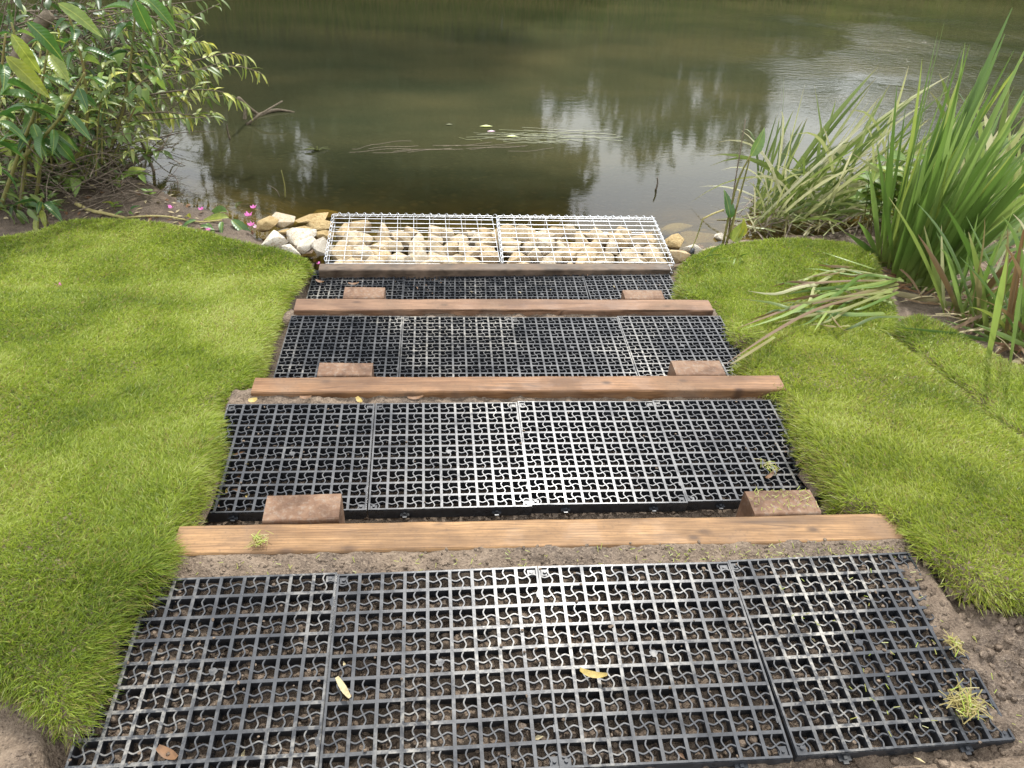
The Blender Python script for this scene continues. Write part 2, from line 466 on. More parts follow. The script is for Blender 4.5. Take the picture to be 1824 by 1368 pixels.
MT = dict(
    soil=mat_soil(), bed=mat_riverbed(), plastic=mat_plastic(), plastic_silt=mat_plastic('silted_plastic', .10), stone=mat_stone(), white_stone=mat_stone2('white_limestone', (.62, .57, .47), (.44, .34, .22)), gold_stone=mat_stone2('golden_limestone', (.42, .31, .15), (.28, .18, .07)), grey_stone=mat_stone2('grey_limestone', (.42, .38, .31), (.33, .28, .21)), steel=mat_steel(), water=mat_water(),
    oak=mat_wood('oak_board', (.15, .078, .032), (.27, .155, .068), .3),
    oak2=mat_wood('weathered_board', (.125, .058, .025), (.21, .112, .053), .45),
    oak3=mat_wood('pinkish_board', (.125, .064, .036), (.205, .118, .068), .4),
    post=mat_endgrain(),
    muddy=mat_wood('muddy_board', (.065, .046, .032), (.115, .085, .060), .9),
    grass=mat_grass('turf_grass', 0.0), grass2=mat_grass('turf_grass_pale', .012),
    balsam=mat_leaf('balsam_leaf', [(0, (.030, .085, .016)), (.5, (.070, .155, .028)), (.85, (.14, .23, .05)), (1, (.30, .30, .03))], .36, .4, .3),
    willow=mat_leaf('willow_leaf', [(0, (.08, .13, .02)), (.35, (.22, .28, .06)), (.75, (.40, .43, .14)), (1, (.52, .50, .05))], .42, .4, .4),
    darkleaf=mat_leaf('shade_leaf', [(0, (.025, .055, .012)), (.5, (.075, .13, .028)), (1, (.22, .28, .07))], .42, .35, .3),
    nettle=mat_leaf('pale_leaf', [(0, (.11, .20, .03)), (.7, (.22, .32, .06)), (1, (.40, .38, .04))], .45, .45, .3),
    iris=mat_blade('iris_blade', [(0, (.065, .125, .020)), (.5, (.125, .21, .040)), (.85, (.20, .29, .075)), (1, (.30, .36, .06))], .33, .4),
    sedge=mat_blade('sedge_blade', [(0, (.07, .11, .02)), (.3, (.17, .23, .05)), (.6, (.36, .38, .15)), (1, (.52, .50, .30))], .42, .4, (.3, .25, .14)),
    deadblade=mat_blade('dead_blade', [(0, (.12, .065, .028)), (.5, (.20, .13, .06)), (.8, (.17, .18, .045)), (1, (.27, .22, .11))], .55, .3, (.16, .08, .035)),
    bark=mat_bark('willow_bark', [(.3, (.055, .042, .030)), (.5, (.11, .085, .055)), (.7, (.20, .165, .115))]),
    stem=mat_bark('balsam_stem', [(.3, (.085, .085, .022)), (.55, (.15, .14, .04)), (.72, (.19, .10, .05))]),
    pale_stem=mat_bark('cut_stalk', [(.3, (.22, .19, .06)), (.55, (.34, .29, .12)), (.72, (.42, .37, .2))]),
    twig=mat_bark('dead_twig', [(.3, (.045, .034, .025)), (.5, (.12, .092, .065)), (.68, (.24, .195, .145))]),
    petal=mat_flat('pink_petal', (.62, .16, .42), .5, .35), white_petal=mat_flat('pale_petal', (.7, .5, .6), .5, .35),
    straw=mat_flat('dry_straw', (.42, .35, .19), .6, .3), brownleaf=mat_flat('brown_leaf', (.15, .075, .030), .6, .25),
    yellowleaf=mat_flat('yellow_leaf', (.38, .28, .08), .55, .35), weed=mat_flat('water_weed', (.075, .085, .012), .4, .3),
    weed_pale=mat_flat('weed_leaf_pale', (.30, .34, .06), .4, .3),
    treeleaf=mat_leaf('far_tree_leaf', [(0, (.030, .050, .012)), (.5, (.05, .08, .018)), (1, (.08, .11, .03))], .5, .35),
    treebark=mat_bark('tree_bark', [(.3, (.04, .034, .026)), (.7, (.14, .12, .09))]),
)

# ------------------------------------------------------------------ terrain functions
WATER_Z = -0.735
ROWS = {  # plane: point, normal ; panels: centre, rotation
    'A': ((0, 0, 0), (-.003, -.056, .998), [(-.7493, -.2516, .2), (-.2491, -.2519, .5), (.2462, -.2536, -.6), (.7489, -.2494, .9)]),
    'B': ((.029, .885, -.191), (.014, -.005, 1), [(-.7182, .6247, .33), (-.2151, .6276, .6), (.2831, .6346, -.09), (.7813, .6443, .39)]),
    'C': ((.092, 1.762, -.404), (.001, .03, 1), [(-.6587, 1.5135, -.5), (-.1569, 1.5036, -.27), (.3399, 1.5027, -.18), (.8404, 1.5117, .19)]),
    'D': ((.072, 2.584, -.642), (-.012, .032, .999), [(-.6814, 2.3453, -.6), (-.1825, 2.3329, -1.4), (.3145, 2.3185, -1.4), (.8197, 2.3236, .58)]),
}
def plane_z(key, x, y):
    p, n, _ = ROWS[key]
    return p[2] - ((x - p[0]) * n[0] + (y - p[1]) * n[1]) / n[2]

def bank(x, y):
    z = np.interp(y, [-1.4, -.5, 0, .6, 1.5, 2.35, 2.9, 3.3], [.03, .02, .0, -.15, -.38, -.60, -.655, -.69])
    z = z + .05 * sstep(1.6, 3.2, x) * sstep(3.4, 2.4, y) + .03 * sstep(-1.4, -2.6, x) * sstep(3, 2, y)
    return z

def shore_y(x):
    return np.interp(x, [-6, -4, -3, -2.15, -1.8, -1.5, -1.25, -.95, 1.15, 1.6, 2.2, 3, 4, 6],
                     [5.6, 5.0, 4.45, 3.86, 3.52, 3.36, 3.05, 2.86, 2.86, 3.12, 3.22, 3.45, 3.6, 3.8])

def ground_z(x, y):
    x = np.asarray(x, float); y = np.asarray(y, float)
    b = bank(x, y) - .035 + .02 * fbm(x * 5, y * 5, 2, 3)
    # bare mud round the nearest row
    mudR = sstep(.98, 1.10, x) * sstep(-.1, -.25, y)
    b = b + mudR * (.030 + .06 * sstep(1.0, 1.5, x) + .075 * fbm(x * 8, y * 8, 41, 5, .6) + .022 * fbm(x * 26, y * 26, 49, 3))
    mudL = sstep(-.95, -1.05, x) * sstep(-.35, -.5, y)
    b = b + mudL * (.03 + .02 * fbm(x * 7, y * 7, 43, 3))
    zA, zB, zC, zD = (plane_z(k, x, y) for k in 'ABCD')
    bumps = .018 * fbm(x * 22, y * 22, 5, 4) + .010 * fbm(x * 60, y * 60, 15, 3)
    c = zA - .027 + bumps * 1.15
    c = c + (.034 + .02 * fbm(x * 12, y * 12, 91, 3)) * sstep(.90, 1.0, x + .06 * fbm(x * 9, y * 9, 95, 3)) * (y < 0)
    c = np.where(y > -.012, zA - .014 + .45 * bumps + .006 * sstep(0, .05, y), c)
    c = np.where(y > .0575 - .0119 * x + .010, zA - .09, c)
    c = np.where(y < -.515, .5 * c + .5 * (zA - .05) + .045 * sstep(-.50, -.58, y) * sstep(-.3, .9, x), c)
    c = np.where(y > .11, zB - .050 - .016 * sstep(.39, .42, y) * sstep(.86, .83, y) + bumps * .9, c)
    stripB = sstep(.878, .895, y - .012 * x)
    c = np.where(y > .11, c + stripB * .030, c)
    c = np.where(y > .98, zC - .066 + .014 * sstep(1.70, 1.75, y) + bumps * .9, c)
    c = np.where(y > .98, c + sstep(1.757, 1.77, y - .006 * x) * .028, c)
    c = np.where(y > 1.855, zD - .056 + .012 * sstep(2.46, 2.52, y) + bumps * .8, c)
    c = np.where(y > 1.855, c + sstep(2.50, 2.55, y) * .02, c)
    c = np.where(y > 2.57, -1.15 + 0 * c, c)
    xl = np.interp(y, [-.6, 0, .4, 1.0, 1.5, 2.0, 2.7], [-1.03, -1.03, -.995, -.975, -.935, -.955, -.93])
    xr = np.interp(y, [-.6, 0, .4, 1.0, 1.5, 2.0, 2.7], [1.01, 1.02, 1.05, 1.07, 1.11, 1.09, 1.12])
    ins = sstep(xl - .035, xl + .005, x) * sstep(xr + .035, xr - .005, x)
    z = b * (1 - ins) + c * ins
    # river bed
    sy = shore_y(x)
    d = y - sy
    wet = WATER_Z - np.interp(d, [0, .5, 1.5, 3.5, 6], [0, .16, .45, .75, .8]) + .05 * fbm(x * 3, y * 3, 61, 4)
    flat = np.maximum(WATER_Z - .0 + .05 * sstep(.4, 0, -d) * 0 + np.clip(-d, 0, .6) * .14 + .022 * fbm(x * 9, y * 9, 77, 4), -9)
    shoreblend = sstep(-.55, -.1, d) * sstep(2.5, 2.75, y)
    out = z * (1 - shoreblend) + flat * shoreblend
    out = np.where((d > 0) & (y > 2.6), np.minimum(wet, out), out)
    gab = (y > 2.57) & (y < 3.3) & (x > -.95) & (x < 1.13)
    out = np.where(gab, -1.15, out)
    far = sstep(10.2, 11.4, y - .12 * (x - 2.2))
    out = out * (1 - far) + (WATER_Z + .35 + .02 * np.clip(y - 11, 0, 60)) * far
    return out

# ------------------------------------------------------------------ ground and river bed
def axis(segs):
    a = []
    for x0, x1, st in segs:
        a.append(np.arange(x0, x1 - 1e-6, st))
    a.append([segs[-1][1]])
    return np.concatenate(a)
gx = axis([(-60, -12, 4), (-12, -4, .5), (-4, -1.3, .05), (-1.3, 1.7, .0095), (1.7, 4, .05), (4, 12, .5), (12, 60, 4)])
gy = axis([(-6, -1.2, .4), (-1.2, -.75, .05), (-.75, .2, .008), (.2, 2.66, .0125), (2.66, 5, .04), (5, 13, .25), (13, 60, 4)])
GX, GY = np.meshgrid(gx, gy)
GZ = ground_z(GX, GY)
nx, ny = len(gx), len(gy)
V = np.stack([GX.ravel(), GY.ravel(), GZ.ravel()], 1)
I = (np.arange(ny - 1)[:, None] * nx + np.arange(nx - 1)[None]).ravel()
Q = np.stack([I, I + 1, I + 1 + nx, I + nx], 1)
qz = V[Q, 2].mean(1); qy = V[Q, 1].mean(1)
wetq = (qz < WATER_Z - .012) & (qy > 2.6)
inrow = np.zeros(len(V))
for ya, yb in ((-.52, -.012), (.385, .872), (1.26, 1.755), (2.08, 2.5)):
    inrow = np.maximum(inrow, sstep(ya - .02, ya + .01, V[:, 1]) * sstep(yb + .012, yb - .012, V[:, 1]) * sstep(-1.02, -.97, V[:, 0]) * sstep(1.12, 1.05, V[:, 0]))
inrow = inrow * np.where(V[:, 1] < .1, .72, 1.0)  # soil under the grids: damp, with cell shade deepened in its tone
damp_shade = np.maximum(inrow, sstep(-1.0, -1.5, V[:, 0]) * sstep(2.5, 3.0, V[:, 1]))  # mud below the left bushes: their shade painted into the soil colour
damp_shade = np.maximum(damp_shade, .52 * sstep(.98, 1.05, V[:, 0]) * (V[:, 1] < .05) + .3 * (V[:, 0] < -.9) * (V[:, 1] < 0) + .30 * (np.abs(V[:, 0]) < 1.1) * (V[:, 1] < 2.6))
damp_shade = np.clip(damp_shade + .5 * np.exp(-((V[:, 1] - .28) / .12) ** 2) * (np.abs(V[:, 0]) < 1.05), 0, 1)
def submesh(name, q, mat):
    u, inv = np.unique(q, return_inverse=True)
    return np_mesh(name, V[u], quads=inv.reshape(-1, 4), mat=mat, attrs={'damp_shade': damp_shade[u]})
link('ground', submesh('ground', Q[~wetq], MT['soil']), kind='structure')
link('river_bed', submesh('river_bed', Q[wetq], MT['bed']), kind='structure')

# water: one sheet from the bank to the far side
mb = MB()
mb.add([(-60, 2.62, WATER_Z), (60, 2.62, WATER_Z), (60, 20, WATER_Z), (-60, 20, WATER_Z)], [(0, 1, 2, 3)])
link('river_water', mb.mesh('river_water', MT['water']), kind='structure')

# loose clods lying on the bare soil
def clod_variants(n):
    out = []
    for i in range(n):
        bm = bmesh.new(); bmesh.ops.create_icosphere(bm, subdivisions=2, radius=1)
        sc = np.array([random.uniform(.75, 1.2), random.uniform(.75, 1.2), random.uniform(.55, .9)])
        V_ = np.array([v.co[:] for v in bm.verts]); f_ = [tuple(v.index for v in f.verts) for f in bm.faces]
        nv = 1 + .5 * fbm(V_[:, 0] * 1.3 + i * 7, V_[:, 1] * 1.3 + V_[:, 2] * 1.7, i, 3)
        out.append((V_ * nv[:, None] * sc, np.array(f_))); bm.free()
    return out
def scatter_clods(name, xs, ys, rs, lift=.2):
    var = clod_variants(6); VV = []; FF = []; o = 0
    z = ground_z(xs, ys)
    for i in range(len(xs)):
        v, f_ = var[i % 6]; a = random.random() * 6.28; c, s = math.cos(a), math.sin(a)
        R = np.array([[c, -s, 0], [s, c, 0], [0, 0, 1]])
        VV.append((v * rs[i]) @ R.T + [xs[i], ys[i], z[i] + lift * rs[i]]); FF.append(f_ + o); o += len(v)
    link(name, np_mesh(name, np.concatenate(VV), tris=np.concatenate(FF), mat=MT['soil'], attrs={'damp_shade': np.repeat(np.where((ys < .0) & (xs < 1.0) & (ys > -.52) | (ys > .38), .85, .15), len(var[0][0]))}), kind='stuff')
n = 1500
cx = np.concatenate([RNG.uniform(-1, 1.0, n), RNG.uniform(-.98, 1.02, 420), RNG.uniform(1.02, 1.6, 560), RNG.uniform(-1.05, 1.05, 240), RNG.uniform(-1.35, -1.0, 90), RNG.uniform(.3, 1.3, 130), RNG.uniform(-1, 1, 500)])
cy = np.concatenate([RNG.uniform(-.52, -.02, n), RNG.uniform(.17, .40, 420), RNG.uniform(-.6, .05, 560), RNG.uniform(.005, .065, 240), RNG.uniform(-.7, -.4, 90), RNG.uniform(-.66, -.53, 130), RNG.uniform(.42, .86, 500)])
cr = np.concatenate([RNG.uniform(.004, .012, n), RNG.uniform(.004, .013, 420), RNG.uniform(.003, .014, 560) ** 1.0, RNG.uniform(.002, .006, 240), RNG.uniform(.003, .010, 90), RNG.uniform(.004, .014, 130), RNG.uniform(.004, .011, 500)])
scatter_clods('soil_clods', cx, cy, cr)

# ------------------------------------------------------------------ plastic grid panels
PW = .498; PITCH = PW / 9; BAR = .0080; TOP = .0035; DEP = .040
def panel_meshes():
    bars = MB(); h = PW / 2
    # vertical and horizontal ribs: a flat flange on a thin web, flanges split so nothing is coplanar
    for i in range(10):
        p = -h + i * PITCH
        wv = BAR if 0 < i < 9 else BAR * .62
        q = p + (0 if 0 < i < 9 else (BAR * .31 if i == 0 else -BAR * .31))
        bars.box(q - wv / 2, q + wv / 2, -h, h, -TOP, 0)
        bars.box(q - .0024, q + .0024, -h + .001, h - .001, -DEP, -TOP)
        bars.box(-h + .0006, h - .0006, q - wv / 2, q + wv / 2, -TOP - .0006, -.0006)
        bars.box(-h + .0012, h - .0012, q - .0021, q + .0021, -DEP + .001, -TOP - .0006)
    web = MB()
    def ribbon(path, w2, z0, z1):
        P = np.array(path); T = np.gradient(P, axis=0); T /= np.linalg.norm(T, axis=1)[:, None]
        N = np.stack([-T[:, 1], T[:, 0]], 1)
        vs = []
        for p, n_ in zip(P, N):
            for sgn, z in ((-1, z1), (1, z1), (1, z0), (-1, z0)):
                q = p + sgn * n_ * w2; vs.append((q[0], q[1], z))
        fs = []
        for i in range(len(P) - 1):
            for k in range(4):
                fs.append((i * 4 + k, i * 4 + (k + 1) % 4, i * 4 + 4 + (k + 1) % 4, i * 4 + 4 + k))
        web.add(vs, fs)
    A = .125
    knots = [(0, 0), (.12, .42), (.26, 1), (.38, .52), (.5, 0), (.62, -.52), (.74, -1), (.88, -.42), (1, 0)]
    tt = np.linspace(0, 1, 15); am = np.interp(tt, *zip(*knots))
    am = np.convolve(np.pad(am, 1, mode='edge'), [.2, .6, .2], 'valid')
    for i in range(9):
        for j in range(9):
            x0 = -h + i * PITCH; y0 = -h + j * PITCH
            ribbon([(x0 + PITCH * (.5 - A * a), y0 + PITCH * (1 - t)) for t, a in zip(tt, am)], .0016, -.009, -.0012)
            ribbon([(x0 + PITCH * t, y0 + PITCH * (.5 - A * a)) for t, a in zip(tt, am)], .0016, -.0093, -.0015)
    cp = MB()
    c0 = -h + 4 * PITCH
    cp.add([(c0 + PITCH * (.5 + .17 * math.cos(a) * (1 + .3 * math.sin(3 * a))), c0 + PITCH * (.5 + .17 * math.sin(a)), z) for z in (-.006, -.0008) for a in np.linspace(0, 2 * math.pi, 11)[:-1]], [tuple(range(10, 20))] + [(k, (k + 1) % 10, 10 + (k + 1) % 10, 10 + k) for k in range(10)])
    sk = MB()
    for s in (-1, 1):
        sk.box(-h, h, s * h - .0012, s * h + .0012, -DEP, -TOP - .001)
        sk.box(s * h - .0011, s * h + .0011, -h + .002, h - .002, -DEP + .0006, -TOP - .0015)
    # corner gussets with a stud
    for sx in (-1, 1):
        for sy in (-1, 1):
            x, y = sx * (h - .016), sy * (h - .016)
            sk.box(x - .010, x + .010, y - .010, y + .010, -.010, -.0045)
            cir = [(x + .0045 * math.cos(a), y + .0045 * math.sin(a)) for a in np.linspace(0, 2 * math.pi, 9)[:-1]]
            sk.add([(a, b, -.0045) for a, b in cir] + [(a, b, -.0008) for a, b in cir],
                   [tuple(range(8, 16))] + [(k, (k + 1) % 8, 8 + (k + 1) % 8, 8 + k) for k in range(8)])
    cl = MB()                                                        # T-shaped snap tab on the side
    cl.box(-.014, .014, -.010, 0, -.0035, .0035); cl.box(-.006, .006, -.016, -.010, -.003, .003)
    cl.box(-.004, .004, -.008, -.001, -.009, .009)
    sl = MB()                                                        # slot and latch in the rim
    sl.box(-.0026, .0026, -.013, .013, -.004, .0005); sl.box(-.006, -.0026, -.008, .008, -.005, -.0004)
    return [(nm, b.mesh(nm, MT['plastic'])) for nm, b in (('lattice_bars', bars), ('wavy_ribs', web), ('centre_plate', cp), ('side_skirt', sk))], cl.mesh('snap_tab', MT['plastic']), sl.mesh('latch', MT['plastic'])
PARTS, TAB, LATCH = panel_meshes()
RN = {'A': 'row nearest the camera', 'B': 'second row from the camera', 'C': 'third row from the camera', 'D': 'row next to the stone baskets'}
PN = ['leftmost', 'second from left', 'third from left', 'rightmost']
EX = {'A0': 'silt spattered', 'A3': 'its right edge sunk in mud', 'A1': 'bearing a pale straw flake', 'A2': 'bearing a curled yellow leaf'}
for key, (p0, nrm, lst) in ROWS.items():
    nv = Vector(nrm).normalized()
    for i, (x, y, rot) in enumerate(lst):
        lab = f'{PN[i]} black plastic ground grid in the {RN[key]}'
        if key + str(i) in EX: lab = lab.replace('ground grid', 'grid').replace(' from the camera', '').replace(' from left', '') + ', ' + EX[key + str(i)]
        t = thing('ground_grid', lab, 'ground grid', (x, y, plane_z(key, x, y) + .0015 * ((i * 7 + ord(key)) % 3 - 1)), 'plastic grids laid as steps down to the river')
        q = Vector((0, 0, 1)).rotation_difference(nv)
        t.rotation_mode = 'QUATERNION'
        from mathutils import Quaternion
        t.rotation_quaternion = q @ Quaternion((0, 0, 1), math.radians(rot))
        pr = {}
        for nm, me in PARTS:
            if key == 'A' and i == 0:
                me = me.copy(); me.materials.clear(); me.materials.append(MT['plastic_silt'])
            pr[nm] = link(nm, me, t)
        for sx in (-1, 1):
            o = link('snap_tab', TAB, pr['side_skirt'], (sx * .14, -PW / 2 - .0012, -.022))
            o = link('snap_tab', TAB, pr['side_skirt'], (sx * .14, PW / 2 + .0012, -.022)); o.rotation_euler = (0, 0, math.pi)
            o = link('latch', LATCH, pr['lattice_bars'], (PW / 2 - .004, sx * PITCH * 3, 0))

# ------------------------------------------------------------------ timber
def beam_mesh(name, L, wd, ht, mat, seed, wane=0.0, n=60, bev=.006):
    """beam along X, top at z=0, wd along Y, ht down; loft with a little wander and softened arrises"""
    b = bev
    sec = np.array([(-wd / 2, -ht), (wd / 2, -ht), (wd / 2, -b), (wd / 2 - b * .4, -b * .35), (wd / 2 - b, 0), (0, .0008), (-wd / 2 + b, 0), (-wd / 2 + b * .4, -b * .35), (-wd / 2, -b), (-wd / 2, -ht * .3)])
    xs = np.linspace(-L / 2, L / 2, n); m = len(sec); vs = []
    for x in xs:
        s = sec.copy()
        jt = np.array([fbm(np.array([x * 9 + k * 3.1]), np.array([k * 2.7 + seed]), seed, 3)[0] for k in range(m)])
        s[:, 0] += .0022 * jt; s[:, 1] += .0014 * jt
        s[:, 0] += .004 * fbm(np.array([x * .9]), np.array([seed * 1.0]), seed, 2)[0]
        if wane:
            e = max(0, fbm(np.array([x * 6.0]), np.array([seed + .5]), seed + 9, 3)[0] + .12) * wane * float(sstep(.35 - L / 2, .7 - L / 2, x))
            s[7:9, 1] -= e * .6; s[7:10, 0] += e * np.array([.35, .7, .2]); s[9, 0] += .4 * e * fbm(np.array([x * 40]), np.array([1.0]), 3, 2)[0]
        vs += [(x, a, c) for a, c in s]
    fs = []
    for i in range(n - 1):
        for k in range(m):
            fs.append((i * m + k, i * m + (k + 1) % m, (i + 1) * m + (k + 1) % m, (i + 1) * m + k)[::-1])
    fs.append(tuple(range(m))); fs.append(tuple((n - 1) * m + k for k in range(m))[::-1])
    mbb = MB(); mbb.add(vs, fs)
    return mbb.mesh(name, mat)
BOARDS = [  # x0, x1, y0, y1(near edge left,right), width, z top, material, label, wane
    (-.919, 1.045, .069, .046, .097, .000, 'oak', 'orange oak retaining board just beyond the nearest grid row', 0.0),
    (-.903, 1.045, .936, .922, .090, -.180, 'oak2', 'brown retaining board between second and third grid rows', 0.0),
    (-.900, 1.068, 1.806, 1.801, .100, -.400, 'oak3', 'pinkish retaining board with ragged split front edge below third grid row', .034),
    (-.890, 1.072, 2.517, 2.538, .074, -.604, 'muddy', 'mud-caked flat board against the near side of the wire baskets', 0.0),
]
for bi, (x0, x1, ya, yb, wd, z, mt, lab, wane) in enumerate(BOARDS):
    L = math.hypot(x1 - x0, yb - ya)
    o = link('retaining_board', beam_mesh('retaining_board', L, wd, .215 if bi < 3 else .1, MT[mt], 3 + bi, wane),
             None, ((x0 + x1) / 2, (ya + yb) / 2 + wd / 2, z), label=lab, category='timber board', group='boards holding up the steps')
    o.rotation_euler = (0, 0, math.atan2(yb - ya, x1 - x0))
STAKES = [(-.6135, .222, .198, .096, .0, 0, 'left wooden stake', 0), (.718, .199, .193, .094, .0, 0, 'right wooden stake sprinkled with grass clippings', 0),
          (-.588, 1.072, .196, .082, -.182, 1, 'left wooden stake', 1), (.745, 1.064, .193, .094, -.180, 1, 'right wooden stake', 1),
          (-.594, 1.967, .190, .110, -.403, 2, 'left dusty wooden stake with rounded corners', 2), (.756, 1.949, .195, .086, -.401, 2, 'right grey-brown wooden stake', 2)]
SB = ['behind the nearest oak board', 'behind the second board from the camera', 'behind the third board with the split edge']
for sx, sy, L, wd, z, k, lab, s in STAKES:
    o = link('timber_stake', beam_mesh('timber_stake', L, wd, .26, MT['post'], 20 + int(sx * 10) + s, 0, 14, .006 if lab != 'left dusty wooden stake with rounded corners' else .014),
             None, (sx, sy, z), label=f'{lab} {SB[s]}', category='wooden stake', group='stakes behind the retaining boards')
    o.rotation_euler = (0, 0, random.uniform(-.015, .015))

# ------------------------------------------------------------------ gabion baskets and stones
def rock_mesh(seed, smooth=False, flat=.75):
    r = random.Random(seed); bm = bmesh.new()
    for _ in range(r.randint(13, 22)):
        d = Vector((r.gauss(0, 1), r.gauss(0, 1), r.gauss(0, 1))).normalized()
        k = r.uniform(.82, 1.06)
        bm.verts.new((d.x * k, d.y * k * r.uniform(.75, .95), d.z * k * flat))
    bmesh.ops.convex_hull(bm, input=bm.verts)
    for v in [v for v in bm.verts if not v.link_faces]: bm.verts.remove(v)
    bmesh.ops.bevel(bm, geom=list(bm.edges), offset=.045 if not smooth else .12, segments=2, affect='EDGES', profile=.6, clamp_overlap=True)
    bmesh.ops.triangulate(bm, faces=bm.faces[:])
    for v in bm.verts:
        c = v.co; nn = float(fbm(np.array([c.x * 2.2 + seed]), np.array([c.y * 2.2 + c.z * 1.7]), seed, 3)[0])
        v.co = c * (1 + .07 * nn)
    me = bpy.data.meshes.new('limestone_rock'); bm.to_mesh(me); bm.free()
    me.materials.append(MT['stone'])
    me.shade_smooth()
    try: me.set_sharp_from_angle(angle=math.radians(28))
    except Exception: pass
    return me
ROCKS = [rock_mesh(100 + i, i % 3 == 0, random.uniform(.62, .9)) for i in range(14)]
def rock(pos, size, lab, group=None, mesh=None, rot=None, stretch=(1, 1, 1), name='limestone_rock'):
    o = link(name, mesh or random.choice(ROCKS), None, tuple(float(c) for c in pos))
    o.scale = (size * stretch[0], size * stretch[1], size * stretch[2])
    o.rotation_euler = rot or (random.uniform(-.5, .5), random.uniform(-.5, .5), random.uniform(0, 6.28))
    o['label'] = lab; o['category'] = 'rock'
    if group: o['group'] = group
    return o

GZT = -.612                                              # lid height
G0 = [(-.862, .118, 'left'), (.126, 1.112, 'right')]
YN, YF = 2.628, 3.200
WIRE = .0019
def wires(mbx, a, b, c, nu, nv, r=WIRE):
    """grid of straight wires on the parallelogram a + u*b + v*c"""
    a, b, c = (np.array(v, float) for v in (a, b, c))
    nrm = np.cross(b, c); nrm /= np.linalg.norm(nrm)
    for i in range(nu + 1):
        p = a + b * i / nu; mbx.tube([p, p + c], r, 5, False)
    for j in range(nv + 1):
        p = a + c * j / nv + nrm * 2 * r; mbx.tube([p, p + b], r, 5, False)
for x0, x1, nm in G0:
    t = thing('gabion_basket', f'{nm} galvanised wire basket filled with pale limestone at the water edge', 'gabion', ((x0 + x1) / 2, YN, -1.1), 'wire baskets of stone')
    off = Vector(t.location)
    xf0, xf1 = (x0 - .012, x1 + .012) if nm == 'left' else (x0 + .006, x1 + .012)
    def part(pn, f):
        m_ = MB(); f(m_); m_.v = [(a - off.x, b - off.y, c - off.z) for a, b, c in m_.v]
        return link(pn, m_.mesh(pn, MT['steel'], True), t)
    zb = -1.1
    yb = -.03 if nm == 'right' else 0
    part('lid_mesh', lambda m_: wires(m_, (x0, YN, GZT), (xf0 - x0 + (x1 - x0), 0, 0), (xf0 - x0, YF - YN, 0), 10, 10))
    part('back_mesh', lambda m_: wires(m_, (xf0, YF + .006, zb), (xf1 - xf0, 0, 0), (0, 0, GZT - zb - .008), 10, 10))
    part('front_mesh', lambda m_: wires(m_, (x0, YN - .006, zb), (x1 - x0, 0, 0), (0, 0, GZT - zb - .008), 10, 10))
    part('side_mesh', lambda m_: wires(m_, (x0 - .005, YN, zb), (xf0 - x0, YF - YN, 0), (0, 0, GZT - zb - .006), 6, 8))
    part('side_mesh', lambda m_: wires(m_, (x1 + .005, YN, zb), (xf1 - x1, YF - YN, 0), (0, 0, GZT - zb - .006), 6, 8))
    def spiral(m_, p, q, turns, r=.013):
        p, q = np.array(p, float), np.array(q, float); d = q - p; L = np.linalg.norm(d); d /= L
        u = np.cross(d, [0, 0, 1.]); u /= np.linalg.norm(u); v_ = np.cross(d, u)
        s = np.linspace(0, 1, turns * 10 + 1)
        m_.tube([p + d * L * k + r * (math.cos(2 * math.pi * turns * k) * u + math.sin(2 * math.pi * turns * k) * v_) for k in s], .0019, 4, False)
    part('spiral_binder', lambda m_: spiral(m_, (xf0, YF + .003, GZT), (xf1, YF + .003, GZT), 20))
    part('spiral_binder', lambda m_: spiral(m_, (x0 - .003, YN, GZT), (xf0 - .003, YF, GZT), 11, .009))
    part('spiral_binder', lambda m_: spiral(m_, (x1 + .003, YN, GZT), (xf1 + .003, YF, GZT), 11, .009))
    # hidden lower fill: one part
    fb = MB()
    for ix in range(10):
        for iy in range(6):
            me = ROCKS[(ix * 5 + iy) % 14]; s = random.uniform(.064, .082)
            R = Euler((random.uniform(0, 6), random.uniform(0, 6), random.uniform(0, 6))).to_matrix()
            c = Vector((x0 + .045 + ix * .100, YN + .06 + iy * .092, -.775 - .010 * iy))
            fb.add([(R @ (v.co * s)) + c - off for v in me.vertices], [tuple(p.vertices) for p in me.polygons])
    link('stone_fill', fb.mesh('stone_fill', MT['stone']), t, kind='stuff')
    rows_n = ['front row', 'second row', 'middle row', 'fourth row', 'back row']
    ordn = ['leftmost', 'second from left', 'third from left', 'fourth from left', 'middle', 'fourth from right', 'third from right', 'second from right', 'rightmost']
    for iy in range(5):
        cnt = 9
        for ix in range(cnt):
            fx = (ix + random.uniform(-.22, .22) + (.2 if iy % 2 else -.1)) / (cnt - 1)
            x = x0 + .062 + np.clip(fx, 0, 1) * (x1 - x0 - .124)
            y = YN + .062 + iy * .112 + random.uniform(-.022, .022)
            s = random.uniform(.066, .100)
            top = GZT - [.008, .010, .014, .020, .036][iy] - random.uniform(0, .03) * (1 if random.random() < .8 else -.3)
            me = random.choice([r_ for i_, r_ in enumerate(ROCKS) if i_ % 3])
            o = rock((x, y, top - s * .62), s, f'{ordn[ix]} limestone rock in the {rows_n[iy]} of the {nm} wire basket', 'rocks packed in the wire baskets', me,
                     stretch=(random.uniform(.95, 1.25), random.uniform(.85, 1.05), random.uniform(.85, 1.1)))

